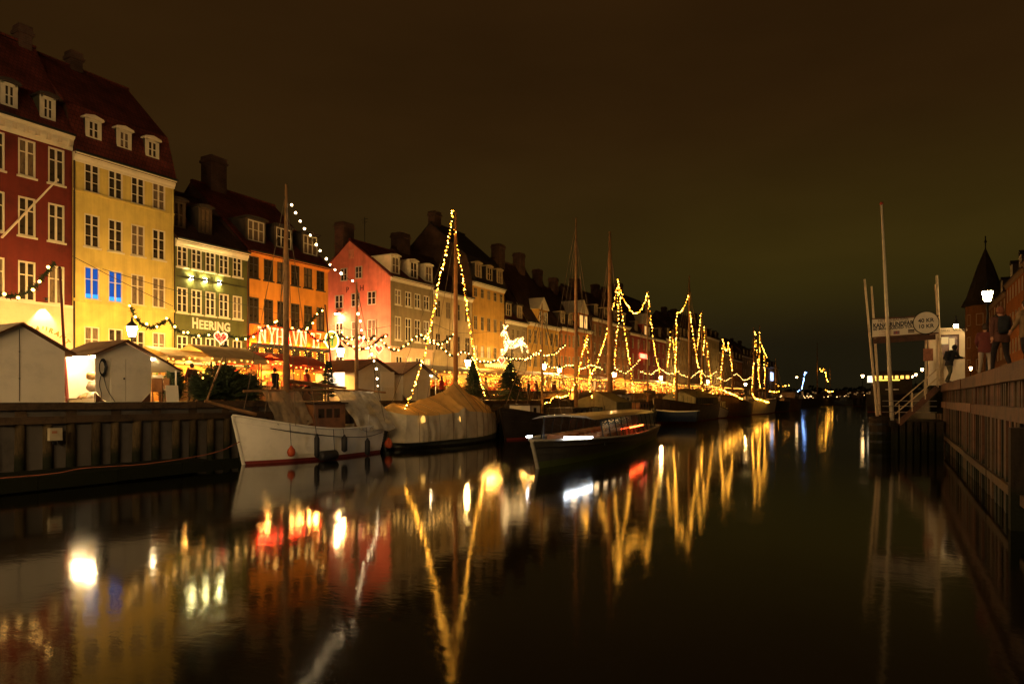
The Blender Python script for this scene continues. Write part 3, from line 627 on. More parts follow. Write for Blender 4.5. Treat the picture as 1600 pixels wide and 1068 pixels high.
hr2 = gen('red_lit_house', 'dark red house carrying a glowing red neon bar', 984.5, 1040, (990, 520), 22.2, RDD, 7, 4, ROOFB, False, 3, panes={0: (lambda: random.choice([GLASS, GLASS, LITDIM]))}, gab=(.42, 3.4, 2.1), chim=((.35, 5, 0, 1.7, 1.8),))
a = P(1006, 556, XF + .3); zz = a[2] - ZS; x0 = a[1] - hr2.location.y
MB().box(x0 - 1.9, x0 + 1.9, -.3, -.16, zz - .38, zz + .38).build('neon_bar', emat('neon bar red', (1, .10, .05), 9), hr2)
prev = 1040.5
specs = [('cream_terrace_house', 'pale house just right of the red neon house', 1062, 20, CRM, 5, 4), ('ochre_terrace_house', 'ochre house behind the mast with the swagged lights', 1080, 21.5, SAN, 5, 4),
         ('dark_terrace_house', 'dark brown narrow house between two pale ones far down the row', 1100, 22.6, BRN, 5, 4), ('tall_cream_terrace_house', 'tall pale house under the highest far roof', 1124, 23.0, CRM, 6, 5),
         ('sand_terrace_house', 'sand coloured house right of the tall pale house', 1143, 20.6, SAN, 5, 4), ('brown_terrace_house', 'brown house behind the pair of short lit masts', 1160, 20, TER, 5, 4),
         ('grey_terrace_house', 'grey house left of the last lit boat masts', 1176, 20.8, GRY, 5, 4), ('russet_terrace_house', 'russet house directly behind the last lit boat masts', 1190, 20.2, TER, 5, 4),
         ('umber_terrace_house', 'umber house before the end of the row', 1203, 20.0, BRN, 5, 4), ('end_terrace_house', 'last house of the row, with a bluish lit sign', 1216, 19.6, BRN, 5, 4)]
for i, (nm, lb, p1, rg, wl2, n, nr_) in enumerate(specs):
    zE = rg - 5.4 - (i % 3) * .5
    h = gen(nm, lb, prev, p1 - .4, None, rg, wl2, n, nr_, ROOFB, i % 2 == 0, 3, 'flat', chim=((.2 + .13 * ((i * 3) % 5), 5, 0, .7 + .35 * ((i * 2) % 4), 1.0 + .25 * (i % 3)),), zE=zE); prev = p1
a = P(1206, 588, XF + .3); MB().box(a[1] - h.location.y - 2.6, a[1] - h.location.y + 2.6, -.5, -.2, a[2] - ZS - 1.5, a[2] - ZS + 1.5).build('blue_sign', emat('bluish sign', (.45, .6, 1), 3.), h)
# ------------------------------------------------------------------ on the left quay: huts, stalls, lamps, trees, garlands
SHED = mat('white painted boards', (.72, .64, .48), .7, .08, sc=1.2, bump=.08)
SHIN = mat('bright hut inside', (.8, .72, .55), .7, .05)
SHRF = mat('brown roofing felt', (.10, .042, .018), .8, .25, sc=2, bump=.4, bsc=8)
TUBE = emat('hut tube light', (1, .70, .33), 230)
def hut(label, X, Y0, Y1, D, he, ha, flap=0., hatch=None, doors=True, sacks=False, door_lit=False, cut=True):
    """gable to the canal; local x along the quay, y away from the canal"""
    w = Y1 - Y0; t = thing('market_hut', label, 'hut', (X, Y0, ZS), R(90), 'white market huts on the left quay'); c = w / 2
    b = MB(); c0 = .42 if cut else 0.
    b.poly([(c0, 0, 0), (w - c0, 0, 0), (w, 0, c0), (w, 0, he), (c, 0, ha), (0, 0, he), (0, 0, c0)] if cut else [(0, 0, 0), (w, 0, 0), (w, 0, he), (c, 0, ha), (0, 0, he)])
    b.poly([(0, D, 0), (w, D, 0), (w, D, he), (c, D, ha), (0, D, he)])
    if hatch:      # opening in the side that faces the camera
        y0, y1, z0, z1 = hatch
        for a in ((0, y0, 0, he), (y1, D, 0, he), (y0, y1, 0, z0), (y0, y1, z1, he)):
            if a[1] - a[0] > .01 and a[3] - a[2] > .01: b.quad((0, a[0], a[2]), (0, a[1], a[2]), (0, a[1], a[3]), (0, a[0], a[3]))
    else: b.quad((0, 0, 0), (0, D, 0), (0, D, he), (0, 0, he))
    b.quad((w, 0, 0), (w, D, 0), (w, D, he), (w, 0, he))
    b.quad((.01, .01, .02), (w - .01, .01, .02), (w - .01, D - .01, .02), (.01, D - .01, .02))
    if hatch: b.quad((w - .05, .03, .02), (w - .05, D - .03, .02), (w - .05, D - .03, he - .02), (w - .05, .03, he - .02)).quad((.03, D - .04, .02), (w - .06, D - .04, .02), (w - .06, D - .04, he), (.03, D - .04, he))
    b.build('wall', SHED, t)
    if cut: MB().prism([(.0, .0), (c0 - .03, 0), (0, c0 - .03)], .03, .08, 1).prism([(w, 0), (w, c0 - .03), (w - c0 + .03, 0)], .03, .08, 1).build('plinth', SHRF, t)
    sl = (ha - he) / c; ov = .28
    r = MB()
    for sgn in (-1, 1):
        L = c + (ov if sgn < 0 or not flap else flap); x1 = c + sgn * L; z1 = ha - sl * L
        r.add([(c, -ov, ha + .02), (c, D + .2, ha + .02), (x1, D + .2, z1 + .02), (x1, -ov, z1 + .02), (c, -ov, ha + .08), (c, D + .2, ha + .08), (x1, D + .2, z1 + .08), (x1, -ov, z1 + .08)],
              [(0, 1, 2, 3), (4, 7, 6, 5), (0, 3, 7, 4), (3, 2, 6, 7), (2, 1, 5, 6)])
    rf = r.build('roof', SHRF, t)
    if flap:
        z1 = ha - sl * (c + flap)
        MB().add([(w + .02, -ov + .03, he - .02), (w + .02, D + .1, he - .02), (w + flap - .05, D + .1, z1 + .0), (w + flap - .05, -ov + .03, z1 + .0)], [(0, 1, 2, 3)]).build('awning_lining', SHIN, t)
        MB().bar((w + flap - .2, -.1, 0), (w + flap - .2, -.1, z1 + .05), .05).build('awning_post', SHED, t)
        MB().tube([(w + .15, .0, he - .1), (w + .15, D * .8, he - .1)], .025).build('tube_light', TUBE, t)
    IR = mat('door line', (.12, .1, .07), .7)
    if doors == 'pair':
        for x0, x1 in ((c - .55, c + .02), (c + .05, c + .62)): MB().box(x0, x1, -.03, -.002, .02 if cut else .1, he - .15).build('door', SHED, t)
        MB().ico((c - .03, -.05, he * .5), .04).build('door_knob', IRON, t)
    elif doors: MB().box(c - .012, c + .012, -.012, -.002, .05, ha - .15).ico((c - .01, -.03, he * .45), .03).ico((c - .01, -.03, he * .95), .03).build('seam', IR, t)
    if hatch:
        y0, y1, z0, z1 = hatch
        MB().tube([(.3, y0 + .2, he - .06), (.3, y1 - .1, he - .06)], .07).build('tube_light', TUBE, t)
        MB().box(.12, .5, y0 + .05, y1 - .05, z0 + .0, z0 + .05).build('counter', SHIN, t)
        if not sacks: MB().quad((.1, y0 + .02, z0 + .05), (.1, y1 - .02, z0 + .05), (.1, y1 - .02, z1 - .02), (.1, y0 + .02, z1 - .02)).build('lit_screen', emat('lit hatch screen', (1, .74, .42), 2.6), t)
    if sacks:
        for k, (x, y, z, rr, m) in enumerate(((.35, .7, .18, .3, 'sack cream'), (.3, 1.2, .16, .26, 'sack tan'), (.42, .95, .62, .28, 'sack cream'), (.3, 1.5, .15, .2, 'sack brown'), (.4, 1.0, 1.05, .24, 'sack tan'))):
            bb = MB().ell((x, y, z), rr * .8, rr, rr * .75, 10, 6); mm = mat(m, {'sack cream': (.6, .5, .36), 'sack tan': (.45, .28, .12), 'sack brown': (.2, .1, .04)}[m], .9, .3, sc=6)
            for i, v in enumerate(bb.v): bb.v[i] = tuple(Vector(v) + noise.noise_vector(Vector(v) * 6) * .05)
            bb.build('sack', mm, t, True)
    return t
XS = -27.
Ya, Yb = Yat(30, XS), Yat(101, XS); hw = Yb - Ya
hut('large plain white hut at the left edge, seam up its gable', XS, Ya - hw, Yb, 2.6, Z(105, 549, XS) - ZS, Z(30, 507, XS) - ZS, cut=False)
Ya, Yb = Yat(149, XS), Yat(236, XS)
h2 = hut('white hut with double doors, coiled cable and brightly lit open side', XS, Ya, Yb, 2.3, 1.88, 2.42, flap=1.25, hatch=(.04, 2.2, .1, 1.8), doors='pair', sacks=True)
co = MB()
for k in range(6):
    rr = .17 + .012 * k; co.tube([(.22 + rr * .62 * math.cos(a) + random.uniform(-.01, .01), -.06 - .012 * k, 1.35 + 1.5 * rr * math.sin(a)) for a in [2 * math.pi * q / 16 for q in range(17)]], .014, 5)
co.tube(spline([(.2, -.06, 1.12), (.12, -.06, .7), (.2, -.06, .3), (.15, -.05, .02)]), .013, 5).tube(spline([(.26, -.06, 1.1), (.42, -.06, .5), (.72, -.06, .02)]), .013, 5)
tg = co.build('cable_coil', IRON, None, loc=(XS, Ya, ZS), rz=R(90)); tag(tg, 'coil of black cable hung on the double-door hut', 'cable')
Ya, Yb = Yat(557, XS), Yat(612, XS)
hut('white hut with a square lit hatch, behind the small boat masts', XS, Ya, Yb, 3.2, 1.75, 2.42, flap=.0, hatch=(.9, 2.3, .75, 1.75), doors=True)
Ya, Yb = Yat(630, XS), Yat(672, XS)
hut('white hut right of the lit hatch hut, brown roof, by the covered boat', XS, Ya, Yb, 3.2, 1.75, 2.45, flap=.7, doors=True)
dr = thing('hut_shutter', 'tall pale lit shutter leaning between the two middle huts', 'shutter', (XS + .35, Yat(595, XS + .35), ZS), R(90))
MB().box(0, 1.25, 0, .05, 0, 1.75).build('panel', SHIN, dr); MB().box(.08, 1.17, -.02, -.001, .1, .8).build('inset_panel', SHED, dr)
# chair with sheepskin, menu board and boxes beside the double-door hut
def chair_at(px, label, fur):
    t = thing('outdoor_chair', label, 'chair', (-27.2, Yat(px, -27.2), ZS), R(200))
    MB().box(-.25, .25, -.25, .25, .42, .47).build('seat', VARN, t)
    for x in (-.22, .22):
        for y in (-.22, .22): MB().bar((x, y, 0), (x, y, .42), .045).build('leg', VARN, t)
    MB().box(-.25, .25, .2, .25, .47, 1.0).build('backrest', VARN, t)
    if fur:
        b = MB(); n = 9
        for i in range(n + 1):
            for j in range(6):
                s = i / n; x = -.27 + .54 * j / 5; z = .52 + max(0, s - .35) * .95; y = -.27 + min(s, .35) / .35 * .5
                b.v.append((x + random.uniform(-.03, .03), y + random.uniform(-.03, .03) - .03, z + random.uniform(-.03, .03)))
        for i in range(n):
            for j in range(5): b.f.append((i * 6 + j, i * 6 + j + 1, (i + 1) * 6 + j + 1, (i + 1) * 6 + j)); b.m.append(0)
        b.build('sheepskin', mat('sheepskin', (.75, .66, .5), .95, .15, sc=12, bump=1, bsc=50), t, True)
    return t
chair_at(251, 'wooden chair draped with pale sheepskin beside the double-door hut', True)
chair_at(262, 'plain wooden chair right of the sheepskin chair', False)
bx = thing('menu_board', 'small pale menu board standing among the chairs by the huts', 'board', (-26.6, Yat(270, -26.6), ZS), R(75))
MB().add([(-.25, 0, 0), (.25, 0, 0), (.25, .12, .7), (-.25, .12, .7), (-.25, .03, 0), (.25, .03, 0), (.25, .15, .7), (-.25, .15, .7)], [(0, 1, 2, 3), (7, 6, 5, 4), (0, 3, 7, 4), (1, 5, 6, 2), (3, 2, 6, 7)]).build('panel', SHED, bx)
MB().bar((-.22, .3, 0), (-.22, .14, .65), .03).bar((.22, .3, 0), (.22, .14, .65), .03).build('prop', VARN, bx)
ss = thing('litter_bin', 'dark round litter bin beside the leaning flagstaff', 'bin', (-26, Yat(316, -26), ZS))
MB().lathe([(.17, 0), (.2, .1), (.21, .8), (.23, .82), (.23, .9), (.12, .92)], seg=12).build('drum', IRON, ss)
fs = thing('leaning_pole', 'grey pole leaning by the fir trees on the quay', 'pole', (-24.6, Yat(322, -24.6), ZS))
p1_, p2_ = Vector(P(322, 622, -24.6)), Vector(P(349, 552, -24.6)); MB().tube([(0, 0, .0), tuple(p2_ - p1_)], .04).build('pole', SPAR, fs)

# -- street lanterns
LAMP = emat('lantern glass', (1, .58, .18), 1200)
LAMPQ = emat('quay lantern glass', (1, .62, .26), 230)
LAMPF = emat('far lantern glass', (1, .58, .22), 35)
LAMPB = emat('bright lantern glass', (1, .64, .26), 210)
LAMPT = emat('tall lamp glass', (1, .66, .32), 1900)
def lantern(label, X, Y, zl, zb, lm=LAMP, r=.25, group='street lanterns', arm=False):
    t = thing('street_lamp', label, 'lamp', (X, Y, zb), 0, group); h = zl - zb
    MB().lathe([(.14, 0), (.14, .3), (.09, .5), (.06, 1.2), (.05, h - .45), (.08, h - .4)], seg=10).build('post', IRON, t, True)
    MB().lathe([(r * .55, h - .3), (r * 1.0, h + .18)], seg=8).build('glass', lm, t)
    MB().lathe([(r * 1.1, h + .19), (r * 1.15, h + .23), (r * .75, h + .36), (r * .3, h + .46), (.05, h + .5), (.05, h + .62), (.01, h + .7)], seg=10).build('cap', IRON, t, True)
    MB().lathe([(.05, h - .42), (r * .62, h - .36), (r * .62, h - .31)], seg=8).build('cradle', IRON, t)
    return t
for px, py, X, lb in ((206, 516, -34, 'street lantern in front of the yellow house'), (532, 549, -33, 'street lantern before the pink house wall'), (731, 566, -33, 'street lantern right of the lit mast at the ochre house'),
                      (850, 572, -33, 'street lantern before the amber house'), (874, 577, -33, 'street lantern right of the amber house lantern'), (960, 585, -33, 'street lantern behind the tall bare mast'),
                      (1033, 590, -33, 'street lantern by the red neon house'), (1106, 596, -33, 'street lantern by the tall pale far house'), (1165, 600, -33, 'street lantern near the end of the row')):
    Y = Yat(px, X); lantern(lb, X, Y, zat(py, X, Y), ZS)
lantern('street lantern before the green house, hidden behind stall awnings', -35.5, Yat(352, -35.5), 5.4, ZS)
lantern('added unseen lantern in the side street, brightening the pink wall', -43.6, 44.0, 6.6, ZS, emat('added lantern glass', (1, .47, .23), 3800))  # hidden lantern, added to throw more light on the pink gable
lantern('street lantern left of the arched restaurant, past the picture edge', -34, 13.5, 6.3, ZS)
# tall square lamps at the head of the canal, behind the viewer
for X, Y, lb in ((-17, -14, 'on the left quay side'), (-6, -15, 'in the middle'), (5, -13, 'on the right quay side')):
    t = thing('tall_street_lamp', 'tall mast lamp on the square at the canal head, ' + lb, 'lamp', (X, Y, 2.7), 0, 'mast lamps at the canal head')
    MB().lathe([(.16, 0), (.12, .6), (.08, 9.2)], seg=10).build('post', IRON, t); MB().lathe([(.1, 9.2), (.3, 9.5), (.3, 9.9)], seg=10).build('glass', LAMPT, t); MB().lathe([(.34, 9.91), (.1, 10.2)], seg=10).build('cap', IRON, t)

# -- fir trees
NEED = mat('fir needles', (.035, .05, .016), .8, .35, sc=4); BARK = mat('bark', (.08, .045, .025), .9)
def fir(label, X, Y, z, h, r, group=None, n=520, lights=0, rag=1., cat='tree', bush=False):
    t = thing('fir_tree', label, cat, (X, Y, z), random.uniform(0, 6), group)
    MB().tube([(0, 0, 0), (0, 0, h * .5), (0, 0, h)], [h * .022 + .02, h * .014 + .01, .008], 7).build('trunk', BARK, t)
    b = MB(); li = MB()
    for i in range(n):
        s = random.random() ** .75; zz = h * (.08 + .9 * s); R0 = r * (1 - s) ** .85 * random.uniform(.55, 1.12) + .04
        a = random.uniform(0, 2 * math.pi); dx, dy = math.cos(a), math.sin(a); drop = -R0 * .18 * rag
        if bush:
            R0 = r * math.sqrt(max(.02, 1 - s * s)) * (.75 + .5 * noise.noise(Vector((dx * 1.6, dy * 1.6, zz + X)))) * random.uniform(.5, 1.1); zz = h * .72 * s + .08; drop = R0 * random.uniform(-.1, .55)
        p = Vector((dx * R0 * .12, dy * R0 * .12, zz)); q = Vector((dx * R0, dy * R0, zz + drop + random.uniform(-.04, .08)))
        b.tube([p, (p + q) / 2 + Vector((0, 0, .03)), q], [.012, .008, .003], 3, cap=False)
        L = (q - p).length; m = max(4, int(L / .07))
        for k in range(m):
            f = (k + .6) / m; c = p + (q - p) * f; wl_ = .13 * (1.15 - f * .6)
            for sg in (-1, 1):
                side = Vector((-dy, dx, 0)) * sg * wl_ + Vector((dx, dy, 0)) * wl_ * .7 + Vector((0, 0, random.uniform(-.05, .05)))
                b.add([c, c + side * .5 + Vector((0, 0, .02)), c + side, c + side * .5 - Vector((0, 0, .022))], [(0, 1, 2, 3)])
        if lights and random.random() < lights / n: li.ico(q, .03)
    b.build('crown', NEED, t, recalc=False)
    if lights: li.build('bulbs', BULBS2, t, kind='stuff')
    return t
for px, X, h, r, lb in ((322, -25.2, 1.35, 1.0, 'broad dark fir left of the big quay fir clump'), (352, -25.5, 1.95, 1.5, 'biggest dark fir on the quay before the green house'), (385, -25.4, 1.5, 1.1, 'dark fir right of the biggest quay fir'),
                        (272, -27.5, 1.9, .7, 'ragged fir beside the double-door hut awning')):
    fir(lb, X, Yat(px, X), ZS, h, r, 'fir trees on the left quay', lights=2, bush=True, n=420)
fir('slim little fir in front of the lit hatch hut', -25.6, Yat(513, -25.6), ZS, 2.05, .62, 'fir trees on the left quay', 150, rag=.4)
fir('dark fir by the reindeer, left of the masted boats', -25.5, Yat(797, -25.5), ZS - .1, 3.1, 1.7, 'fir trees on the left quay', lights=8)
fir('small fir behind the canvas covered boat peak', -27, Yat(740, -27), ZS, 2.9, 1.2, 'fir trees on the left quay')

# -- market stalls and parasols
def cloth(name, c): return mat(name, c, .85, .12, sc=2, bump=.2, bsc=6)
GOODS = [mat('goods ' + n, c, .7, .3, sc=9) for n, c in (('amber', (.6, .28, .05)), ('red', (.45, .05, .03)), ('green', (.12, .2, .04)), ('cream', (.6, .5, .3)), ('brown', (.2, .09, .03)))]
STRIP = emat('stall strip light', (1, .46, .085), 520)
def stall(label, px0, px1, X, D, he, ha, can, val=None, bulbs=True, back=True, strip=1., cat='stall'):
    Y0, Y1 = Yat(px0, X), Yat(px1, X); w = Y1 - Y0; c = w / 2
    t = thing('market_stall', label, cat, (X, Y0, ZS), R(90), 'market stalls on the left quay')
    b = MB(); nx, ny = 14, 6
    for i in range(nx + 1):
        for j in range(ny + 1):
            u, v = i / nx, j / ny; x = -.2 + (w + .4) * u; y = -.3 + (D + .6) * v
            e = min(1, 2 * min(v, 1 - v)); sag = .06 * math.sin(u * math.pi * 3) ** 2
            b.v.append((x, y, he + (ha - he) * e - sag * (1 - e) + .03 * noise.noise(Vector((x * 2, y * 2, X)))))
    for i in range(nx):
        for j in range(ny): b.f.append((i * (ny + 1) + j, (i + 1) * (ny + 1) + j, (i + 1) * (ny + 1) + j + 1, i * (ny + 1) + j + 1)); b.m.append(0)
    b.build('canopy', can, t, True)
    v = MB(); n = max(4, int(w / .5))
    for k in range(n):
        a, e = -.2 + (w + .4) * k / n, -.2 + (w + .4) * (k + 1) / n
        v.add([(a, -.31, he - .02), (e, -.31, he - .02), (e, -.31, he - .22), ((a + e) / 2, -.32, he - .30), (a, -.31, he - .22)], [(0, 1, 2, 3, 4)])
    for (a, e) in ((-.2, D + .3),):
        v.quad((-.2, -.31, he - .02), (-.2, D + .3, he - .02), (-.2, D + .3, he - .24), (-.2, -.31, he - .24))
    v.build('valance', val or can, t)
    for x in (0, w):
        for y in (0, D): MB().bar((x, y, 0), (x, y, he), .06).build('post', WOODB, t)
    MB().box(.05, w - .05, .1, .7, .0, .85).build('counter', WOODB, t)
    if back: MB().box(0, w, D - .05, D, 0, he - .3).build('back_panel', cloth('stall back cloth', (.5, .27, .09)), t)
    for gi, m in enumerate(GOODS):
        g = MB()
        for k in range(int(w * 6)):
            x, y = random.uniform(.1, w - .1), random.uniform(.12, .65); s = random.uniform(.05, .13)
            g.box(x - s, x + s, y - s, y + s, .855 + gi * .0006, .86 + random.uniform(.1, .35))
        for k in range(int(w * 5)):
            x, z = random.uniform(.1, w - .1), random.uniform(.9, he - .5); s = random.uniform(.05, .14); g.box(x - s, x + s, D - .16 - gi * .012, D - .06, z - s, z + s)
        g.build('goods', m, t, kind='stuff')
    if strip: MB().box(.2, .2 + (w - .4) * strip, .3, .36, he - .14, he - .08).build('strip_light', STRIP, t)
    if bulbs:
        q = MB(); k = -.2
        while k < w + .2:
            if random.random() < .7: q.ico((k, -.35, he - .12 + random.uniform(-.1, .08)), .03)
            if random.random() < .55: q.ico((k + .12, random.uniform(-.3, 1.2), random.uniform(1.0, he - .3)), random.uniform(.018, .03))
            k += .26 * random.uniform(.7, 1.6)
        q.build('bulbs', BULBS2, t, kind='stuff')
    return t
CRC = cloth('cream canvas', (.5, .36, .16)); RDC = cloth('red canvas', (.5, .07, .03)); OCC = cloth('ochre canvas', (.5, .28, .08)); WHC = cloth('white canvas', (.62, .5, .32))
stall('cream awning stall right of the double-door hut', 262, 345, -31, 3, 2.25, 2.75, CRC)
stall('cream awning stall before the green house', 330, 408, -29.8, 3, 2.2, 2.9, CRC)
stall('red awning stall below the red glowing letters', 404, 470, -30.5, 3, 2.25, 2.8, RDC, strip=.7)
stall('small red awning stall left of the lit hatch hut', 452, 508, -29, 2.6, 2.0, 2.6, RDC)
stall('brightly edged white awning stall behind the canvas boat', 652, 735, -30, 3, 2.3, 2.75, WHC)
stall('ochre awning stall right of the small fir', 738, 800, -30.5, 3, 2.3, 2.8, OCC)
stall('ochre awning stall behind the reindeer fir', 796, 846, -31, 3, 2.4, 2.9, OCC)
stall('cream awning stall behind the dark masted boat', 846, 892, -31, 3, 2.4, 2.9, CRC)
stall('ochre awning stall between the tall bare masts', 905, 958, -32, 3, 2.5, 3.0, OCC)
stall('ochre awning stall before the red neon house', 985, 1042, -32, 3, 2.5, 3.0, OCC)
stall('cream awning stall far down the row by the pale houses', 1046, 1095, -32, 3, 2.5, 3.0, CRC)
stall('ochre awning stall at the far lit masts', 1100, 1160, -32, 3, 2.5, 3.0, OCC)
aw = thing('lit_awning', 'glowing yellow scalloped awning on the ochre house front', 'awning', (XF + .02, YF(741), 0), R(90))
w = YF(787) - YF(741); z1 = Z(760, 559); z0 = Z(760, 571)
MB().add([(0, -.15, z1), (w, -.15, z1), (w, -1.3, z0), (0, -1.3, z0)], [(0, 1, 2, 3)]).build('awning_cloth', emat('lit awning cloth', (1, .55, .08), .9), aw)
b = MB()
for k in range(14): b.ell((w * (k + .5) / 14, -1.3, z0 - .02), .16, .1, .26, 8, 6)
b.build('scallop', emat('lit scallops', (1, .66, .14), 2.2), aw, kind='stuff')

# -- strings of bulbs and pine garlands
def lights(label, pts, step=.32, r=.05, m=BULB, n=8, name='light_string', group=None, cat='light string'):
    c = spline(pts, n); o = c[0].copy(); t = thing(name, label, cat, o, 0, group); c = [p - o for p in c]
    MB().tube(c, .012, 4).build('cable', IRON, t); b = MB()
    var = BULBM if m is BULB else [m]; ps = along(c, step * .33); i = 0
    while i < len(ps):      # uneven spacing, uneven brightness, a few dead bulbs
        if random.random() > .05: b.ico(ps[i] + Vector((random.uniform(-.06, .06), random.uniform(-.06, .06), random.uniform(-.06, .06))), r * random.uniform(.7, 1.15), random.choice([0, 0, 0, 1, 1, 2]) if len(var) > 1 else 0)
        i += random.choice([2, 2, 3, 3, 3, 4]) if m is BULB else 3
    b.build('bulbs', var, t, kind='stuff'); return t
GREEN = mat('pine garland', (.022, .032, .01), .85, .4, sc=8)
def garland(label, pix, X, step=.6, r=.062, thick=.2):
    pts = [P(px, py, X) for px, py in pix]; c = spline(pts, 6); o = c[0].copy(); t = thing('pine_garland', label, 'garland', o, 0, 'pine garlands with bulbs over the quay street'); c = [p - o for p in c]
    MB().tube(c, .05, 5).build('rope', GREEN, t); b = MB()
    for p in along(c, .045):
        for k in range(4):
            d = Vector((random.gauss(0, 1), random.gauss(0, 1), random.gauss(0, 1))).normalized() * thick * random.uniform(.6, 1.25); e = d.orthogonal().normalized() * .035
            b.add([p - e, p + e, p + d], [(0, 1, 2)])
    b.build('greenery', GREEN, t, recalc=False, kind='stuff'); q = MB()
    for p in along(c, step): q.ico(p + Vector((.1, random.uniform(-.1, .1), random.uniform(-.1, .12))), r * random.uniform(.85, 1.1))
    q.build('bulbs', BULBW, t, kind='stuff'); return t
XG = -32.
garland('pine garland before the red house, rising to the leaning dark pole', [(-25, 450), (0, 459), (22, 462), (40, 458), (56, 446), (70, 428), (86, 411)], XG)
garland('pine garland hanging below the blue lit windows', [(203, 478), (212, 496), (226, 509), (243, 511), (262, 499), (272, 512), (290, 522)], XG)
garland('pine garland across the green house under its lettering', [(290, 522), (315, 525), (345, 521), (375, 529), (400, 521), (420, 508), (432, 503)], XG)
garland('pine garland crossing the glowing red letters', [(432, 503), (445, 512), (462, 516), (478, 511), (490, 497), (502, 482)], XG)
garland('pine garland sagging from the letters to the pink house', [(476, 512), (490, 528), (505, 533), (517, 527), (527, 522), (540, 536), (560, 545), (580, 541), (592, 530), (605, 522)], XG)
garland('second pine garland before the pink house wall', [(532, 521), (542, 530), (556, 527), (565, 524), (575, 532), (585, 524)], XG - 1)
garland('pine garland before the grey brown front, meeting the mast lights', [(598, 535), (615, 547), (632, 541), (648, 527), (655, 523), (665, 532), (680, 537), (695, 533), (708, 523)], XG)
garland('short pine garland dipping right of the mast', [(655, 524), (680, 535), (700, 552), (712, 556), (726, 549), (738, 560)], XG)
garland('pine garland sagging beside the reindeer', [(738, 560), (755, 566), (772, 565), (785, 558), (800, 560), (820, 562), (840, 551), (845, 548)], XG)
garland('pine garland rising before the amber house', [(820, 562), (838, 552), (850, 556), (866, 552), (876, 543), (884, 538)], XG)
garland('pine garland between the lanterns and the bare mast', [(850, 566), (862, 574), (876, 575), (890, 570), (905, 578), (922, 570), (940, 577)], XG)
garland('pine garland left of the red neon house', [(960, 575), (975, 582), (990, 572), (1000, 560)], XG, .8)
garland('pine garland before the red neon house', [(1000, 580), (1015, 585), (1030, 576), (1045, 584), (1060, 580)], XG, .8)
garland('pine garland before the tall pale far house', [(1062, 584), (1078, 590), (1092, 580), (1105, 588), (1120, 580)], XG, .9)
garland('pine garland near the far end of the row', [(1120, 590), (1135, 594), (1150, 584), (1162, 594), (1175, 588)], XG, 1.1)
def gpole(label, pa, pb, X):
    a, c = Vector(P(*pa, X)), Vector(P(*pb, X)); a.z = ZS; t = thing('garland_pole', label, 'pole', a, 0, 'leaning garland poles')
    MB().tube([(0, 0, 0), tuple(c - a)], [.07, .04], 8).build('shaft', mat('dark red pole', (.14, .025, .015), .6), t); MB().ico(c - a, .06).build('finial', IRON, t)
gpole('dark red leaning pole between the two front huts', (105, 628), (93, 418), -29)
gpole('dark red leaning pole by the lit hatch hut', (523, 605), (508, 477), -29)
# heart signs
def heart(label, px, py, X, s):
    c = Vector(P(px, py, X)); t = thing('heart_sign', label, 'heart sign', c, R(78), 'lit hearts on the garlands')
    pts = []
    for k in range(33):
        a = 2 * math.pi * k / 32; pts.append((s * 16 * math.sin(a) ** 3 / 17, 0, s * (13 * math.cos(a) - 5 * math.cos(2 * a) - 2 * math.cos(3 * a) - math.cos(4 * a)) / 17))
    MB().tube(pts, .03, 5).build('outline', emat('heart outline', (1, .6, .25), 3.), t)
    MB().poly([(x * .9, .05, z * .9) for x, y, z in pts[:-1]]).build('backing', mat('red heart board', (.5, .03, .02), .6), t); b = MB()
    for k in range(46):
        q = random.choice(pts[:-1]); f = random.random() ** .5 * .85; b.ico((q[0] * f, -.03, q[2] * f), .02)
    b.build('bulbs', emat('red bulbs', (1, .2, .08), 5.), t, kind='stuff')
heart('red lit heart hanging before the green house', 345, 527, -31.8, .38)
heart('lit heart on the garland before the pink house', 561, 533, -31.6, .36)
heart('red lit heart at the corner of the pink house', 592, 545, -31.7, .36)
heart('red lit heart under the reindeer', 784, 563, -31.5, .45)
# leaping reindeer of bulbs
Xr = -31.5; o = Vector(P(800, 530, Xr)); rd = thing('reindeer_figure', 'leaping reindeer made of white bulbs above the stalls', 'light figure', o, 0)
J = {}
for k, px, py, dx in (('nose', 783, 524, 0), ('head', 788, 518, 0), ('neck', 791, 528, 0), ('chest', 793, 538, 0), ('belly', 803, 538, 0), ('rump', 812, 533, 0), ('tail', 817, 528, 0), ('h1', 820, 541, .2), ('h2', 822, 552, .2), ('h3', 817, 540, -.2), ('h4', 820, 550, -.25),
                      ('f1', 787, 547, .2), ('f2', 780, 546, .25), ('f3', 781, 552, .25), ('f4', 792, 549, -.2), ('f5', 787, 556, -.25), ('a0', 787, 514, .05), ('a1', 786, 509, .15), ('a2', 783, 508, .2), ('a3', 791, 511, -.15), ('a4', 796, 509, -.25), ('a5', 799, 508, -.3), ('a6', 794, 514, -.2), ('ear', 794, 519, -.1)):
    J[k] = Vector(P(px, py, Xr)) - o + Vector((dx, 0, 0))
SEG = [('nose', 'head', .1, .16), ('head', 'neck', .15, .2), ('neck', 'chest', .22, .36), ('chest', 'belly', .38, .34), ('belly', 'rump', .33, .36), ('rump', 'tail', .2, .1), ('rump', 'h1', .2, .09), ('h1', 'h2', .09, .05), ('rump', 'h3', .22, .1), ('h3', 'h4', .09, .05),
       ('chest', 'f1', .16, .09), ('f1', 'f2', .08, .06), ('f2', 'f3', .06, .05), ('chest', 'f4', .16, .09), ('f4', 'f5', .07, .05), ('head', 'a0', .06, .05), ('a0', 'a1', .05, .04), ('a1', 'a2', .04, .03), ('head', 'a3', .06, .05), ('a3', 'a4', .05, .04), ('a4', 'a5', .04, .03), ('a3', 'a6', .04, .03), ('head', 'ear', .06, .03)]
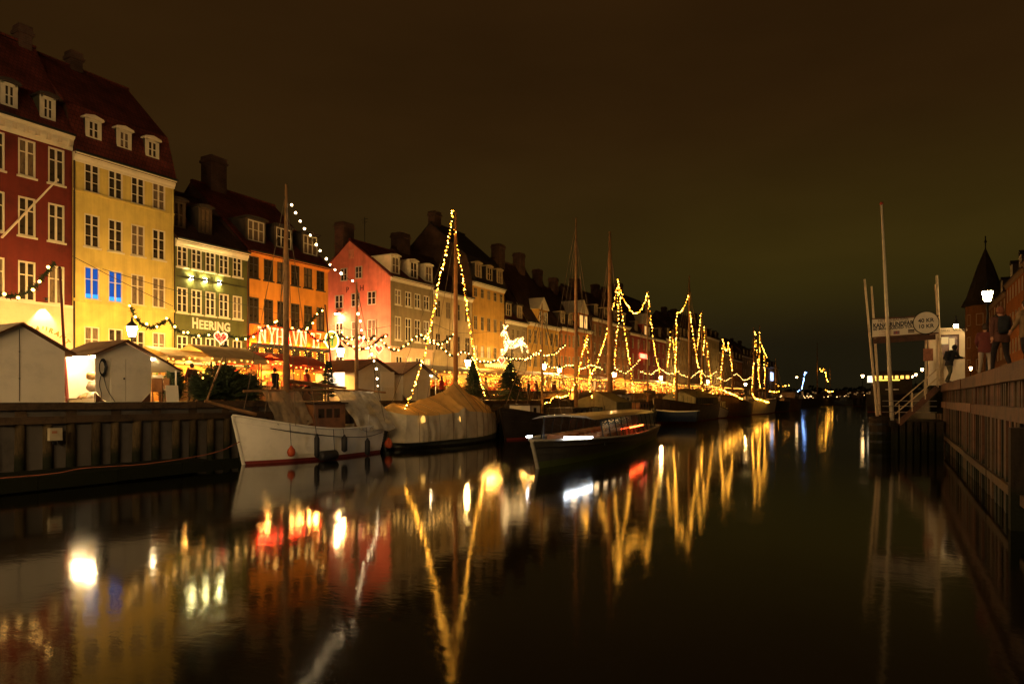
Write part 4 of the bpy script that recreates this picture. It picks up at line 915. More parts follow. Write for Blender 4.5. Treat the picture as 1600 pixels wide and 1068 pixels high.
wf, bl = MB(), MB()
for a, c, r0, r1 in SEG:
    A, C = J[a], J[c]; d = (C - A); u = d.orthogonal().normalized(); v = d.normalized().cross(u)
    for k in range(3): e = (u * math.cos(k * 2.1) + v * math.sin(k * 2.1)); wf.tube([A + e * r0, C + e * r1], .012, 3)
    n = max(4, int(d.length * (r0 + r1) * 95) + int(d.length * 11))
    for k in range(n):
        f = random.random(); th = random.uniform(0, 6.3); bl.ico(A + d * f + (u * math.cos(th) + v * math.sin(th)) * (r0 + (r1 - r0) * f), .028)
wf.build('wire_frame', mat('white wire', (.6, .55, .45), .5), rd); bl.build('bulbs', emat('reindeer bulbs', (1, .62, .24), 10), rd, kind='stuff')
pl = MB().tube([(0, 0, 0), (0, 0, -(o.z - ZS))], .06); pl.build('support_post', IRON, rd)
# thin wires across the street and along the fronts
for lb, pts in (('thin black wire sagging across the yellow house front', [(113, 400), (190, 440), (270, 478)]), ('upper thin wire from the yellow house to the orange house', [(160, 420), (280, 455), (390, 478), (470, 500)]), ('thin wire before the pink gable to the grey brown front', [(515, 508), (560, 516), (610, 509)]), ('thin wire over the cream and ochre house fronts', [(676, 505), (720, 520), (790, 516)])):
    c = spline([P(px, py, XF + 1.2) for px, py in pts], 6); o = c[0].copy(); t = thing('overhead_wire', lb, 'wire', o, 0, 'wires over the quay street'); MB().tube([p - o for p in c], .018, 4).build('wire', IRON, t)
# ------------------------------------------------------------------ boats
HWHITE = mat('white hull paint', (.74, .67, .52), .45, .1, sc=1.5, bump=.05); HRED = mat('red antifouling', (.2, .03, .02), .6)
HDARK = mat('tarred hull', (.03, .022, .016), .5, .3); HBRN = mat('brown hull', (.16, .09, .04), .5, .25); HGRY = mat('grey green hull', (.16, .16, .11), .5, .2)
HBLU = mat('dark blue hull', (.02, .03, .06), .45, .2)
DECK = mat('deck planks', (.2, .12, .06), .7, .3, sc=4)
def hull(t, L, B, fb, fm, fs, paint, stern=.55, strip=HRED, strakes=7, rake=.5, zstrip=.1, rail=None, deck=True, flare=1.):
    """bow at +x (L/2), stern at -x; z = 0 is the waterline"""
    nx = 22; lv = [-.35, 0, zstrip] + [None] * strakes; rows = []
    def half(s):   # s 0 stern .. 1 bow
        return B / 2 * (stern + (1 - stern) * math.sin(min(1, s / .5) * math.pi / 2)) if s < .5 else B / 2 * max(.012, (1 - ((s - .5) / .5) ** 2.3) ** .85)
    def sheer(s): return fm + (fb - fm) * max(0, (s - .42) / .58) ** 1.8 + (fs - fm) * max(0, (.42 - s) / .42) ** 1.8
    b = MB(); secs = []
    for i in range(nx + 1):
        s = i / nx; hb = half(s); zs = sheer(s); sec = []
        zz = [-.35, 0, zstrip]; n = strakes
        for k in range(1, n + 1): zz.append(zstrip + (zs - zstrip) * k / n)
        for z in zz:
            f = max(0, min(1, (z + .35) / (zs + .35))); wk = hb * (.62 + .38 * f ** .6) * (1 if s < .5 else (1 - (1 - f) * .45 * ((s - .5) / .5)))
            x = -L / 2 + L * s + (rake * f - rake * .6) * max(0, (s - .6) / .4) ** 2 - .15 * f * max(0, (.15 - s) / .15)
            sec.append((x, wk, z))
        secs.append(sec)
    for sd in (1, -1):
        for j in range(len(secs[0]) - 1):
            mi = 1 if secs[0][j + 1][2] <= zstrip + 1e-6 else 0; lap = .028 if j >= 3 else 0
            for i in range(nx):
                a, c, d, e = secs[i][j], secs[i + 1][j], secs[i + 1][j + 1], secs[i][j + 1]
                b.quad((a[0], sd * (a[1] + lap), a[2]), (c[0], sd * (c[1] + lap * .6), c[2]), (d[0], sd * d[1], d[2]), (e[0], sd * e[1], e[2]), mi)
                if lap: b.quad((a[0], sd * a[1], a[2] + .001), (c[0], sd * c[1], c[2] + .001), (c[0], sd * (c[1] + lap * .6), c[2]), (a[0], sd * (a[1] + lap), a[2]), mi)
    n = len(secs[0])
    b.poly([(p[0], p[1], p[2]) for p in secs[0]] + [(p[0], -p[1], p[2]) for p in secs[0][::-1]], 0)
    h = b.build('hull', [paint, strip], t, recalc=False)
    if deck:
        d = MB()
        for i in range(nx): a, c = secs[i][-1], secs[i + 1][-1]; d.quad((a[0], a[1] * .97, a[2] - .22), (c[0], c[1] * .97, c[2] - .22), (c[0], -c[1] * .97, c[2] - .22), (a[0], -a[1] * .97, a[2] - .22))
        d.build('deck', DECK, t)
    top = [Vector(s[-1]) for s in secs]
    r = MB().tube([p + Vector((0, .01, .02)) for p in top], .05, 6).tube([Vector((p.x, -p.y - .01, p.z + .02)) for p in top], .05, 6)
    r.tube([(secs[0][-1][0], secs[0][-1][1], secs[0][-1][2] + .02), (secs[0][-1][0], -secs[0][-1][1], secs[0][-1][2] + .02)], .05, 6)
    r.build('rail', rail or paint, t)
    st = [(s[0] + .05, 0, s[2]) for s in secs[-1]]; MB().tube(st, .07, 6).build('stem_post', rail or paint, t)
    return secs, sheer, half
def boat(name, label, X, Yc, cat='boat', rz=R(-90), group=None): return thing(name, label, cat, (X, Yc, 0), rz, group)
def mast(t, x, y, z0, z1, r=.11, m=SPAR, name='mast'):
    return MB().tube([(x, y, z0), (x, y, z0 + (z1 - z0) * .6), (x, y, z1)], [r, r * .85, r * .35], 8).build(name, m, t, True)
def stay(t, pairs, r=.012): 
    b = MB()
    for a, c in pairs: b.tube([a, c], r, 4)
    return b.build('rigging', ROPE, t)
def loc(t, p):      # world point in a boat's own frame (boats turned by -90 deg)
    return Vector((-(p[1] - t.location.y), p[0] - t.location.x, p[2] - t.location.z))
# -- the white cutter
XB = -22.35
t = boat('white_cutter', 'white clinker cutter with red waterline and plastic tarpaulins by the quay', XB, 21.75)
L = 7.5; hull(t, L, 2.75, 1.92, 1.26, 1.3, HWHITE, .66, strakes=9, rake=.6, zstrip=.13)
zd = 1.1
m1 = loc(t, P(447, 612, XB)); tp = P(447, 288, XB)
mast(t, m1.x, 0, zd, tp[2], .14)
m2 = loc(t, P(557, 612, XB)); tp2 = P(557, 440, XB)
mast(t, m2.x, 0, zd, tp2[2], .1, name='mizzen_mast')
bs = loc(t, P(318, 636, XB - .4)); MB().tube([(L / 2 - .8, 0, 1.95), (L / 2 + 1.4, -.15, 2.5)], [.08, .05], 8).build('bowsprit', SPAR, t)
pa, pb = loc(t, P(380, 611, XB)), loc(t, P(556, 610, XB)); MB().tube([pa, (pa + pb) / 2 + Vector((0, 0, .05)), pb], .05, 8).build('ridge_pole', SPAR, t)
pa2, pb2 = loc(t, P(450, 595, XB)), loc(t, P(540, 606, XB)); MB().tube([pa2, pb2], [.09, .06], 8).build('boom', VARN, t)
MB().tube([loc(t, P(560, 608, XB)), loc(t, P(602, 613, XB))], .05, 8).build('mizzen_boom', SPAR, t)
# deckhouse
x0, x1 = loc(t, P(520, 640, XB)).x, loc(t, P(470, 640, XB)).x
c = MB().box(x0, x1, -.75, .75, zd, 2.35); ch_ = c.build('deckhouse', VARN, t)
MB().box(x0 - .1, x1 + .1, -.85, .85, 2.351, 2.42).build('deckhouse_roof', WOODB, t)
for k in range(3): xx = x0 + .35 + k * (x1 - x0 - .5) / 3; MB().box(xx, xx + .35, .751, .76, 1.75, 2.15).build('deckhouse_window', GLASS, t)
MB().box(x1 + .3, x1 + 1.2, -.5, .5, zd, 1.55).build('hatch', WOODB, t)
def sheet(name, xa, xb, ztop, yb, zb, m, seed, xs0=0., amp=.09, n=22, mrows=16):
    b = MB()
    for i in range(n + 1):
        for j in range(mrows + 1):
            u, v = i / n, j / mrows; x = xa + (xb - xa) * u + xs0 * v; y = .03 + (yb - .03) * v ** .9; z = ztop + (zb - ztop) * v
            q = noise.fractal(Vector((u * 5 + seed, v * 4, seed)), 1., 2., 4) * amp * (.25 + v); fold = math.sin(u * 9 + seed + v * 2 + 2.5 * noise.noise(Vector((u * 3, v * 3, seed)))) * amp * .5 * v + amp * .9 * noise.noise(Vector((u * 13, v * 5 + u * 4, seed + 4)))
            b.v.append((x + q * .8, y + q + fold, z + q * .3 - .1 * math.sin(u * math.pi * 2) ** 2 * v))
    w = mrows + 1
    for i in range(n):
        for j in range(mrows): b.f.append((i * w + j, (i + 1) * w + j, (i + 1) * w + j + 1, i * w + j + 1)); b.m.append(0)
    return b.build(name, m, t, True, recalc=False)
PLAS = mat('translucent plastic sheet', (.42, .36, .25), .3, .2, sc=5, bump=.6, bsc=9, spec=.5, trans=.12)
PLAS2 = mat('dusty plastic sheet', (.34, .25, .14), .4, .25, sc=4, bump=.4, bsc=9, trans=.35)
xa, xb = loc(t, P(582, 640, XB)).x, loc(t, P(520, 640, XB)).x
sheet('plastic_tarpaulin', xa, xb, 2.95, 1.28, 1.15, PLAS, 3., xs0=-.35, amp=.13)
xa, xb = loc(t, P(465, 640, XB)).x, loc(t, P(408, 640, XB)).x
sheet('forward_tarpaulin', xa, xb, 2.92, .95, 1.55, PLAS2, 8.)
stay(t, [((m1.x, 0, tp[2] - .3), (L / 2 - .2, 0, 2.0)), ((m1.x, 0, tp[2] - .6), (m1.x - .5, 1.28, 1.35)), ((m1.x, 0, tp[2] - .6), (m1.x - .5, -1.28, 1.35)), ((m1.x, 0, tp[2] - .6), (m1.x + .6, 1.2, 1.5)), ((m2.x, 0, tp2[2] - .2), (m2.x - .8, 1.1, 1.3)), ((m1.x, .0, tp[2] * .72), (L / 2 - 1.0, .3, 2.0))], .014)
MB().tube(spline([(L / 2 - .1, .12, 1.6), (2.2, 1.05, 1.28), (0, 1.42, .98), (-2, 1.38, .86), (-L / 2 + .1, .95, .98)]), .016, 5).build('mooring_line', IRON, t)
MB().tube([(-L / 2 + .1, .75, 1.3), (-L / 2 + .1, .75, 1.9), (-L / 2 + .1, -.75, 1.9), (-L / 2 + .1, -.75, 1.3)], .02).tube([(-L / 2 + .1, .75, 1.6), (-L / 2 + .1, -.75, 1.6)], .016).tube([(-L / 2 + .1, .75, 1.9), (-L / 2 + 1.3, 1.15, 1.85), (-L / 2 + 1.3, 1.15, 1.3)], .02).build('pushpit', mat('steel tube', (.4, .36, .3), .3, metal=.8), t)
# fenders hung over the side, each a thing of its own
def fender(label, px, py, Xf, r, h, m, top, horizontal=False, ball=False):
    c = Vector(P(px, py, Xf)); f = thing('fender', label, 'fender', c, 0, 'fenders along the white cutter')
    if ball: MB().lathe([(.02, -h / 2), (r * .7, -h * .42), (r, -h * .08), (r * .85, h * .2), (r * .3, h * .45), (.04, h * .55)], seg=12).build('buoy', m, f, True)
    elif horizontal: MB().tube([(0, -h / 2, 0), (0, -h / 2 + .08, 0), (0, h / 2 - .08, 0), (0, h / 2, 0)], [r * .7, r, r, r * .7], 12).build('cushion', m, f, True)
    else: MB().lathe([(r * .3, -h / 2), (r, -h * .4), (r, h * .36), (r * .5, h * .46), (.03, h * .56)], seg=10).build('cushion', m, f, True)
    MB().tube([(0, 0 if not horizontal else h / 2 - .1, h * .4 if not horizontal else 0), (-.08, 0 if not horizontal else h / 2 - .1, top - c.z)], .012, 4).build('line', IRON, f)
RUB = mat('black rubber', (.018, .016, .014), .6, .2); ORB = mat('orange buoy', (.42, .07, .02), .5)
fender('small orange buoy hanging at the white bow', 455, 705, -21.08, .17, .42, ORB, 1.6, ball=True)
fender('long black fender left of the tyre-like roll', 495, 697, -20.78, .11, .95, RUB, 1.45)
fender('fat horizontal black fender roll at the waterline', 513, 711, -20.66, .21, .95, RUB, 1.3, True)
fender('black fender amidships below the tarpaulin', 538, 693, -20.78, .13, .72, RUB, 1.3)
fender('black fender near the white stern', 574, 698, -20.78, .12, .74, RUB, 1.3)
fender('round orange buoy behind the white stern', 607, 692, -21.4, .2, .5, ORB, 1.3, ball=True)
# -- canvas covered boat
t2 = boat('covered_boat', 'boat under a peaked ochre canvas tent with lit mast', -22.5, 32.0); hull(t2, 10.4, 3.0, 1.1, .9, 1.0, HGRY, .3, HDARK, strakes=4)
b = MB(); nx = 110; K = [(0, 2.0), (.05, 2.35), (.2, 2.3), (.36, 2.62), (.5, 3.0), (.6, 3.55), (.625, 3.75), (.65, 3.5), (.74, 2.95), (.88, 2.6), (.96, 2.1), (1, 1.5)]
def kf(u):
    for (a, za), (c, zc) in zip(K, K[1:]):
        if a <= u <= c: f = (u - a) / (c - a); return za + (zc - za) * f
for i in range(nx + 1):
    u = i / nx; x = 5.1 - 10.2 * u; zr = kf(u); ze = 1.78 - .08 * math.sin(u * 9) + .25 * max(0, 1 - abs(u - .48) / .06) ; wd_ = 1.6 * (1 - .72 * (max(0, u - .55) / .45) ** 2) * (1 - .2 * max(0, .12 - u) / .12)
    sec = [(wd_ * 1.0, .38 + .25 * max(0, u - .6)), (wd_ * 1.02, .85), (wd_ * 1.0, 1.3), (wd_ * .97, ze), (wd_ * .7, ze + (zr - ze) * .26), (wd_ * .42, ze + (zr - ze) * .54), (wd_ * .18, ze + (zr - ze) * .8), (0, zr)]
    sec = sec + [(-a, c) for a, c in sec[-2::-1]]
    for j, (yy, zz) in enumerate(sec):
        q = noise.fractal(Vector((u * 9, j * .8, 2.)), 1., 2., 4) * .12; f = (.09 * abs(math.sin(u * 31 + j * .35 + 3 * noise.noise(Vector((u * 7, j * .3, 9.))))) - .04 + .03 * noise.noise(Vector((u * 55, j * 1.1, 1.)))) * (1 if j < 4 or j > 10 else .35)
        b.v.append((x, yy + (q + f) * (1 if yy > 0 else -1), zz + q * (.6 if 3 < j < 11 else .15)))
w = 15
for i in range(nx):
    for j in range(w - 1): b.f.append((i * w + j, (i + 1) * w + j, (i + 1) * w + j + 1, i * w + j + 1)); b.m.append(1 if 3 <= j <= 10 else 0)
for i in (0, nx): b.f.append(tuple(i * w + j for j in range(w))); b.m.append(0)
b.build('canvas_cover', [mat('grey canvas', (.58, .48, .30), .85, .15, sc=1.5, bump=.2, bsc=5), mat('ochre canvas roof', (.70, .43, .13), .85, .12, sc=1.5, bump=.2, bsc=5)], t2, True)
mx = loc(t2, P(712, 600, -22.5)); tpm = P(709, 330, -22.5)
mast(t2, mx.x, 0, 1, tpm[2], .15, mat('orange varnished spar', (.42, .18, .05), .5, .2)); 
for px in (661, 719):
    c = loc(t2, P(px, 654, -20.85)); MB().prism([(c.x - .13, c.z - .16), (c.x + .1, c.z - .2), (c.x + .14, c.z + .02), (c.x + .02, c.z + .17), (c.x - .1, c.z + .1)], 1.62 if px < 700 else 1.5, 1.70 if px < 700 else 1.6, 1).build('cover_opening', emat('lamp glow in the cover opening', (1, .5, .1), 1.6), t2)
for k_ in range(9):
    u = .06 + .1 * k_ + .03 * math.sin(k_ * 5.3); zr = kf(u); x = 5.1 - 10.2 * u; wd_ = 1.66 * (1 - .72 * (max(0, u - .55) / .45) ** 2)
    MB().tube([(x, 0, zr + .06), (x, wd_ * .5, 1.85 + (zr - 1.78) * .48 + .06), (x, wd_ * 1.0, 1.86), (x + .05, wd_ * 1.06, 1.2), (x, wd_ * 1.04, .4)], .014, 4).build('lashing', ROPE, t2)
stay(t2, [((mx.x, 0, tpm[2] - .4), (4.8, 0, 1.9)), ((mx.x, 0, tpm[2] - 1), (mx.x - 1, 1.5, 1.8)), ((mx.x, 0, tpm[2] - 1), (mx.x - 1, -1.5, 1.8)), ((mx.x, 0, tpm[2] - 1), (mx.x + 1, -1.5, 1.8)), ((mx.x, 0, tpm[2] - 2), (mx.x - 2, -1.5, 1.8))])
# -- old wooden sailing boats further along
def ship(name, label, p0, p1, paint, masts, B=4.2, fb=1.9, fm=1.15, fs=1.3, X=-21.4, cabin=None, flip=False, yards=(), strip=HRED, group='old sailing boats along the left quay', cover=None, cm=VARN):
    Y0, Y1 = Yat(p0, X), Yat(p1, X); L = Y1 - Y0; t = boat(name, label, X, (Y0 + Y1) / 2, group=group)
    if flip: t.rotation_euler.z = R(90)
    sg = -1 if flip else 1
    hull(t, L, B, fb, fm, fs, paint, .6, strip, 5, .8, .12, rail=WOODB)
    for (px, ytop, r) in masts:
        q = P(px, ytop, X); x = -(q[1] - t.location.y) * sg; mast(t, x, 0, fm - .2, q[2], r, SPAR)
        stay(t, [((x, 0, q[2] * .92), (x - L * .08, B * .46, fm + .1)), ((x, 0, q[2] * .92), (x - L * .08, -B * .46, fm + .1)), ((x, 0, q[2] * .92), (x + L * .06, B * .46, fm + .1)), ((x, 0, q[2] * .92), (x + L * .06, -B * .46, fm + .1)), ((x, 0, q[2] * .97), (min(L / 2 - .2, x + L * .4), 0, fb)), ((x, 0, q[2] * .95), (max(-L / 2 + .2, x - L * .35), 0, fs))], .02)
        bl_ = MB().tube([(x - .15, 0, fm + 1.5), (max(-L / 2, x - L * .32), 0, fm + 1.75)], [.1, .07], 8); bl_.build('boom', SPAR, t)
        MB().tube([(x - .3, 0, fm + 1.66), (x - L * .16, 0, fm + 1.8), (max(-L / 2, x - L * .31), 0, fm + 1.88)], [.14, .2, .1], 8).build('furled_sail', cm if cm is not VARN else mat('furled canvas', (.32, .2, .1), .9, .2, sc=3), t)
    if cabin:
        for (fx, ln, w, h, m) in cabin:
            x = L * fx; c = MB().box(x - ln / 2, x + ln / 2, -w / 2, w / 2, fm - .25, fm + h); c.build('deckhouse', m, t); MB().box(x - ln / 2 - .12, x + ln / 2 + .12, -w / 2 - .1, w / 2 + .1, fm + h, fm + h + .07).build('deckhouse_roof', WOODB, t)
            for k in range(max(1, int(ln / .8))): xx = x - ln / 2 + ln * (k + .5) / max(1, int(ln / .8)); MB().box(xx - .2, xx + .2, w / 2 + .001, w / 2 + .012, fm + h * .45, fm + h * .85).build('deckhouse_window', GLASS, t)
    b = MB(); n = max(4, int(L / 1.2))
    if cover:
        fx, ln = cover; x = L * fx; b2 = MB().prism([(-B * .44, fm + .15), (-B * .44, fm + .9), (0, fm + 1.75), (B * .44, fm + .9), (B * .44, fm + .15)], x - ln / 2, x + ln / 2, 0); b2.build('canvas_cover', mat('drab canvas', (.2, .17, .08), .9, .2, sc=2, bump=.3, bsc=4), t)
    for k in range(n + 1):
        s = -L / 2 + L * (.04 + .84 * k / n); f = (s + L / 2) / L; yb = B / 2 * (.6 + .4 * math.sin(min(1, f / .5) * math.pi / 2)) if f < .5 else B / 2 * max(.05, (1 - ((f - .5) / .5) ** 2.3) ** .85)
        zz = fm + (fb - fm) * max(0, (f - .42) / .58) ** 1.8 + (fs - fm) * max(0, (.42 - f) / .42) ** 1.8
        b.tube([(s, yb * .96, zz), (s, yb * .96, zz + .75)], .02, 4)
    b.build('stanchion', IRON, t)
    return t
ship('dark_ketch', 'dark wooden boat with a bare thin mast and lit prow rope', 786, 925, HDARK, [(847, 473, .09), (900, 340, .15)], X=-21.2, fb=2.0, cabin=[(.3, 1.4, 1.5, 1.0, SHED), (-.2, 3, 1.9, .7, WOODB)])
sh4 = ship('tall_masted_cutter', 'wooden boat with the thick tall mast and swagged light strings', 926, 1006, HGRY, [(953, 362, .26), (1012, 455, .1)], X=-21.2, fm=1.4, cabin=[(.1, 2.2, 1.9, 1.5, HWHITE), (-.28, 2.6, 2.0, .8, VARN)], cover=(.32, 3.6))
ship('brown_ketch', 'brown boat with dinghy hung at its stern, two lit masts', 1024, 1110, HBRN, [(1057, 488, .14), (1077, 430, .17), (1097, 485, .14)], X=-21, fm=1.8, fb=2.6, fs=2.2, cover=(-.1, 11))
ship('low_motor_boat', 'low pale motor boat between the brown ketch and the lit hull', 1112, 1126, HWHITE, [(1104, 510, .1)], B=3, X=-20.8, fm=1.0, cabin=[(.0, 3, 1.8, 1.2, HWHITE)])
ship('lit_brown_boat', 'brown hull outlined by bulbs along its rail', 1128, 1165, HBRN, [(1130, 528, .13), (1144, 540, .13)], X=-20.6, fm=2.0, fb=3.0, fs=2.4)
ship('lit_pale_boat', 'pale hull with bulbs along its rail and two close masts', 1167, 1202, HWHITE, [(1178, 512, .17), (1187, 508, .17), (1196, 552, .13)], X=-20.4, fm=2.2, fb=3.0, fs=2.6)
ship('dark_far_boat', 'dark boat beyond the last lit masts', 1205, 1224, HDARK, [(1212, 560, .12)], X=-20.4, fm=1.8, fb=2.4)
ship('brown_far_boat', 'brown barge before the far harbour', 1226, 1243, HBRN, [], X=-20, fm=2.3, fb=2.8, cabin=[(0, 6, 2.6, 1.6, HBRN)])
for (nm, lb, px0, px1, Yc, paint, h, mst) in (('far_ferry', 'pale far boat by the blue lights', 1244, 1262, 260, HWHITE, 2.2, ()), ('far_sailing_ship', 'far sailing ship with tall bare mast and hooked lights', 1266, 1300, 330, HDARK, 2.4, ((1277, 535, .25), (1291, 575, .16), (1297, 570, .16))),
                                     ('far_barge', 'pale green low barge far out', 1304, 1336, 300, HGRY, 1.8, ()), ('far_dark_barge', 'dark barge at the far bend of the quay', 1334, 1352, 250, HDARK, 2.6, ())):
    a, c = PY(px0, 630, Yc), PY(px1, 630, Yc); L = c[0] - a[0]; t = thing(nm, lb, 'boat', ((a[0] + c[0]) / 2, Yc, 0), 0, 'far boats'); hull(t, L, 4.5, h + .6, h, h, paint, .7, strakes=3)
    for px, py, r in mst: q = PY(px, py, Yc); mast(t, q[0] - t.location.x, 0, h, q[2], r)
    MB().box(-L * .2, L * .1, -1.5, 1.5, h - .3, h + 1.6).build('deckhouse', paint, t)
# dinghy hung at the stern of the brown ketch
q = Vector(P(1054, 647, -19.2)); t = thing('dinghy', 'small dark dinghy with white rim at the brown ketch stern', 'boat', (q.x, q.y, q.z - .35), R(180)); hull(t, 4.4, 1.6, .85, .62, .7, HBLU, .7, HBLU, 3, .3, .05, rail=HWHITE, deck=False)
# -- canal tour boat crossing the basin
A, Bp = Vector((-11.5, 22.2, 0)), Vector((-14.8, 43.0, 0)); d = (Bp - A); Lt = d.length; c = (A + Bp) / 2
t = thing('tour_boat', 'long low canal tour boat with lamps under its glazed roof crossing the basin', 'boat', c, math.atan2(-d.y, -d.x))
hull(t, Lt, 3.7, 1.05, .8, .85, mat('tour boat hull', (.07, .064, .05), .4, .15), .8, mat('green boot stripe', (.10, .13, .02), .5), 3, .9, .26, rail=mat('pale rub rail', (.4, .36, .27), .5))
for x in [-Lt / 2 + 1.5 + k * 1.45 for k in range(11)]:
    for y in (-1.45, 1.45): MB().bar((x, y, .6), (x, y * .86, 1.72), .05).build('roof_post', IRON, t)
MB().prism([(-1.35, 1.72), (-1.0, 1.86), (0, 1.92), (1.0, 1.86), (1.35, 1.72), (1.0, 1.80), (0, 1.86), (-1.0, 1.80)], -Lt / 2 + 1.3, Lt / 2 - 3.6, 0).build('roof', mat('tour boat roof', (.16, .13, .09), .35, .15), t)
TG = mat('tinted cabin glass', (.05, .045, .035), .08, .1, spec=.5, trans=.7)
for x in [-Lt / 2 + 1.5 + k * 1.45 for k in range(10)]:
    for sgn in (-1, 1): MB().quad((x + .05, 1.44 * sgn, .72), (x + 1.4, 1.44 * sgn, .72), (x + 1.4, 1.26 * sgn, 1.68), (x + .05, 1.26 * sgn, 1.68)).build('window_panel', TG, t)
for k in range(10): x = -Lt / 2 + 2.3 + k * 1.45; MB().box(x, x + .45, -1.2, -.25, .45, 1.0).box(x, x + .45, .25, 1.2, .45, 1.0).build('bench', VARN, t)
for k in range(7): x = -Lt / 2 + 2.6 + k * 2.1; MB().tube([(x, .0, 1.82), (x + .9, .0, 1.82)], .022).build('cabin_lamp', emat('cabin lamp', (1, .66, .32), 22), t)
MB().tube([(Lt / 2 - 3.4, -1.3, 1.02), (Lt / 2 - 1.2, -.75, 1.12)], .03).build('bow_light_bar', emat('white bow light', (.85, .92, 1), 30), t)
MB().tube([(Lt / 2 - 3.4, 1.3, 1.02), (Lt / 2 - 1.2, .75, 1.12)], .03).build('bow_light_bar', emat('white bow light', (.85, .92, 1), 30), t)
for y in (1.55,): MB().box(-3.4, .4, y + .02, y + .06, 1.12, 1.18).build('red_side_light', emat('red side light', (1, .07, .012), 26), t)
MB().tube([(Lt / 2 - 1, 0, .9), (Lt / 2 - 1, 0, 1.9)], .025).build('bow_staff', IRON, t)

# -- light strings in the rigging
def ls(label, pix, X, step=.3, r=.045, m=BULB, **k): return lights(label, [P(px, py, X) for px, py in pix], step * .66, r * .72, m, **k)
lights('sparse string of big bulbs between the white cutter masts', [P(px, py, XB) for px, py in ((455, 318), (470, 346), (492, 381), (520, 417), (555, 443))], .40, .062, emat('big white bulbs', (1, .70, .36), 22))
lights('sparse bulbs hanging down the white cutter mizzen mast', [P(px, py, XB + .2) for px, py in ((558, 476), (562, 500), (566, 520), (581, 558), (588, 576), (591, 600), (593, 610))], .42, .055, emat('big white bulbs', (1, .70, .36), 22))
ls('string of bulbs from the covered boat masthead down to its bow', [(708, 328), (703, 365), (692, 415), (681, 465), (672, 515), (663, 555), (650, 595), (636, 632), (627, 655)], -21.9, .2, .05)
ls('string of bulbs down the right of the covered boat mast', [(710, 358), (716, 395), (724, 440), (731, 490), (737, 530), (742, 560), (750, 590), (758, 618)], -22.5, .2, .047)
ls('forestay bulbs sloping left from the thick mast', [(966, 440), (958, 480), (945, 530), (932, 568), (920, 598), (924, 615), (930, 630)], -21.4, .34, .058)
ls('bulbs sloping right from the thick mast', [(966, 440), (972, 490), (979, 535), (986, 580), (990, 615)], -21, .34, .058)
ls('inner bulbs close to the thick mast', [(964, 452), (966, 500), (962, 545), (960, 580)], -22, .4, .055)
ls('swag of bulbs between the thick mast and the thin mast', [(965, 438), (972, 462), (982, 480), (994, 490), (1004, 480), (1012, 456)], -21.2, .34, .058)
ls('bulbs down the thin mast right of the swag', [(1012, 456), (1017, 500), (1023, 545), (1031, 585), (1034, 608)], -21.2, .36, .06)
ls('bulbs from the dark ketch masthead sagging to its prow', [(917, 525), (909, 560), (902, 590), (893, 612), (880, 620), (868, 619), (858, 628), (852, 630)], -20.8, .3, .05)
ls('short bulbs hanging at the dark ketch stern', [(917, 528), (919, 560), (922, 590), (921, 606)], -21.2, .34, .05)
ls('swag of bulbs at the top of the tall brown ketch mast', [(1076, 462), (1070, 478), (1063, 487), (1057, 489)], -21, .42, .065)
ls('bulbs straight down the first brown ketch mast', [(1057, 489), (1057, 525), (1056, 565), (1053, 600), (1052, 622)], -20.6, .42, .068)
ls('bulbs sloping left of the first brown ketch mast', [(1048, 518), (1046, 545), (1042, 575)], -21.2, .46, .065)
ls('bulbs right of the first brown ketch mast', [(1050, 524), (1054, 550), (1057, 580)], -21.4, .46, .06)
ls('bulbs down the tall brown ketch mast stay', [(1079, 488), (1083, 525), (1089, 560), (1095, 590), (1099, 614)], -20.8, .46, .07)
ls('bulbs left of the third brown ketch mast', [(1095, 490), (1092, 520), (1089, 545)], -21.4, .5, .065)
ls('bulbs down the third brown ketch mast', [(1101, 511), (1100, 540), (1097, 575), (1095, 600)], -21, .48, .07)
ls('bulbs sloping down to the low motor boat', [(1104, 536), (1108, 570), (1112, 600), (1115, 622), (1112, 628)], -20.6, .48, .07)
ls('bulbs down the first mast of the lit brown boat', [(1130, 530), (1129, 560), (1126, 590), (1126, 606)], -20.6, .55, .075)
ls('bulbs between the lit brown boat masts', [(1130, 533), (1135, 548), (1138, 536)], -20.6, .55, .075)
ls('bulbs down the second mast of the lit brown boat', [(1138, 536), (1142, 560), (1145, 592)], -20.6, .55, .075)
ls('bulbs along the rail of the lit brown boat', [(1125, 607), (1135, 612), (1148, 617), (1160, 624)], -18.8, .5, .075)
ls('bulbs left of the lit pale boat masts', [(1179, 518), (1179, 550), (1176, 590), (1175, 612)], -20.4, .6, .085)
ls('bulbs between the lit pale boat masts', [(1181, 520), (1183, 555), (1186, 590), (1190, 612)], -20.6, .7, .08)
ls('bulbs down the second lit pale boat mast', [(1187, 520), (1187, 550), (1185, 585), (1188, 605)], -20.2, .6, .085)
ls('bulbs drooping right of the lit pale boat masts', [(1190, 538), (1195, 550), (1199, 560), (1199, 572)], -20.4, .7, .08)
ls('bulbs down the short mast of the lit pale boat', [(1194, 556), (1195, 580), (1194, 610)], -20.4, .6, .085)
ls('bulbs along the rail of the lit pale boat', [(1175, 614), (1180, 622), (1190, 625), (1202, 629)], -18.4, .6, .085)
ls('low row of bulbs at the end of the left quay', [(1200, 611), (1210, 612), (1218, 611)], -22, 1.0, .11)
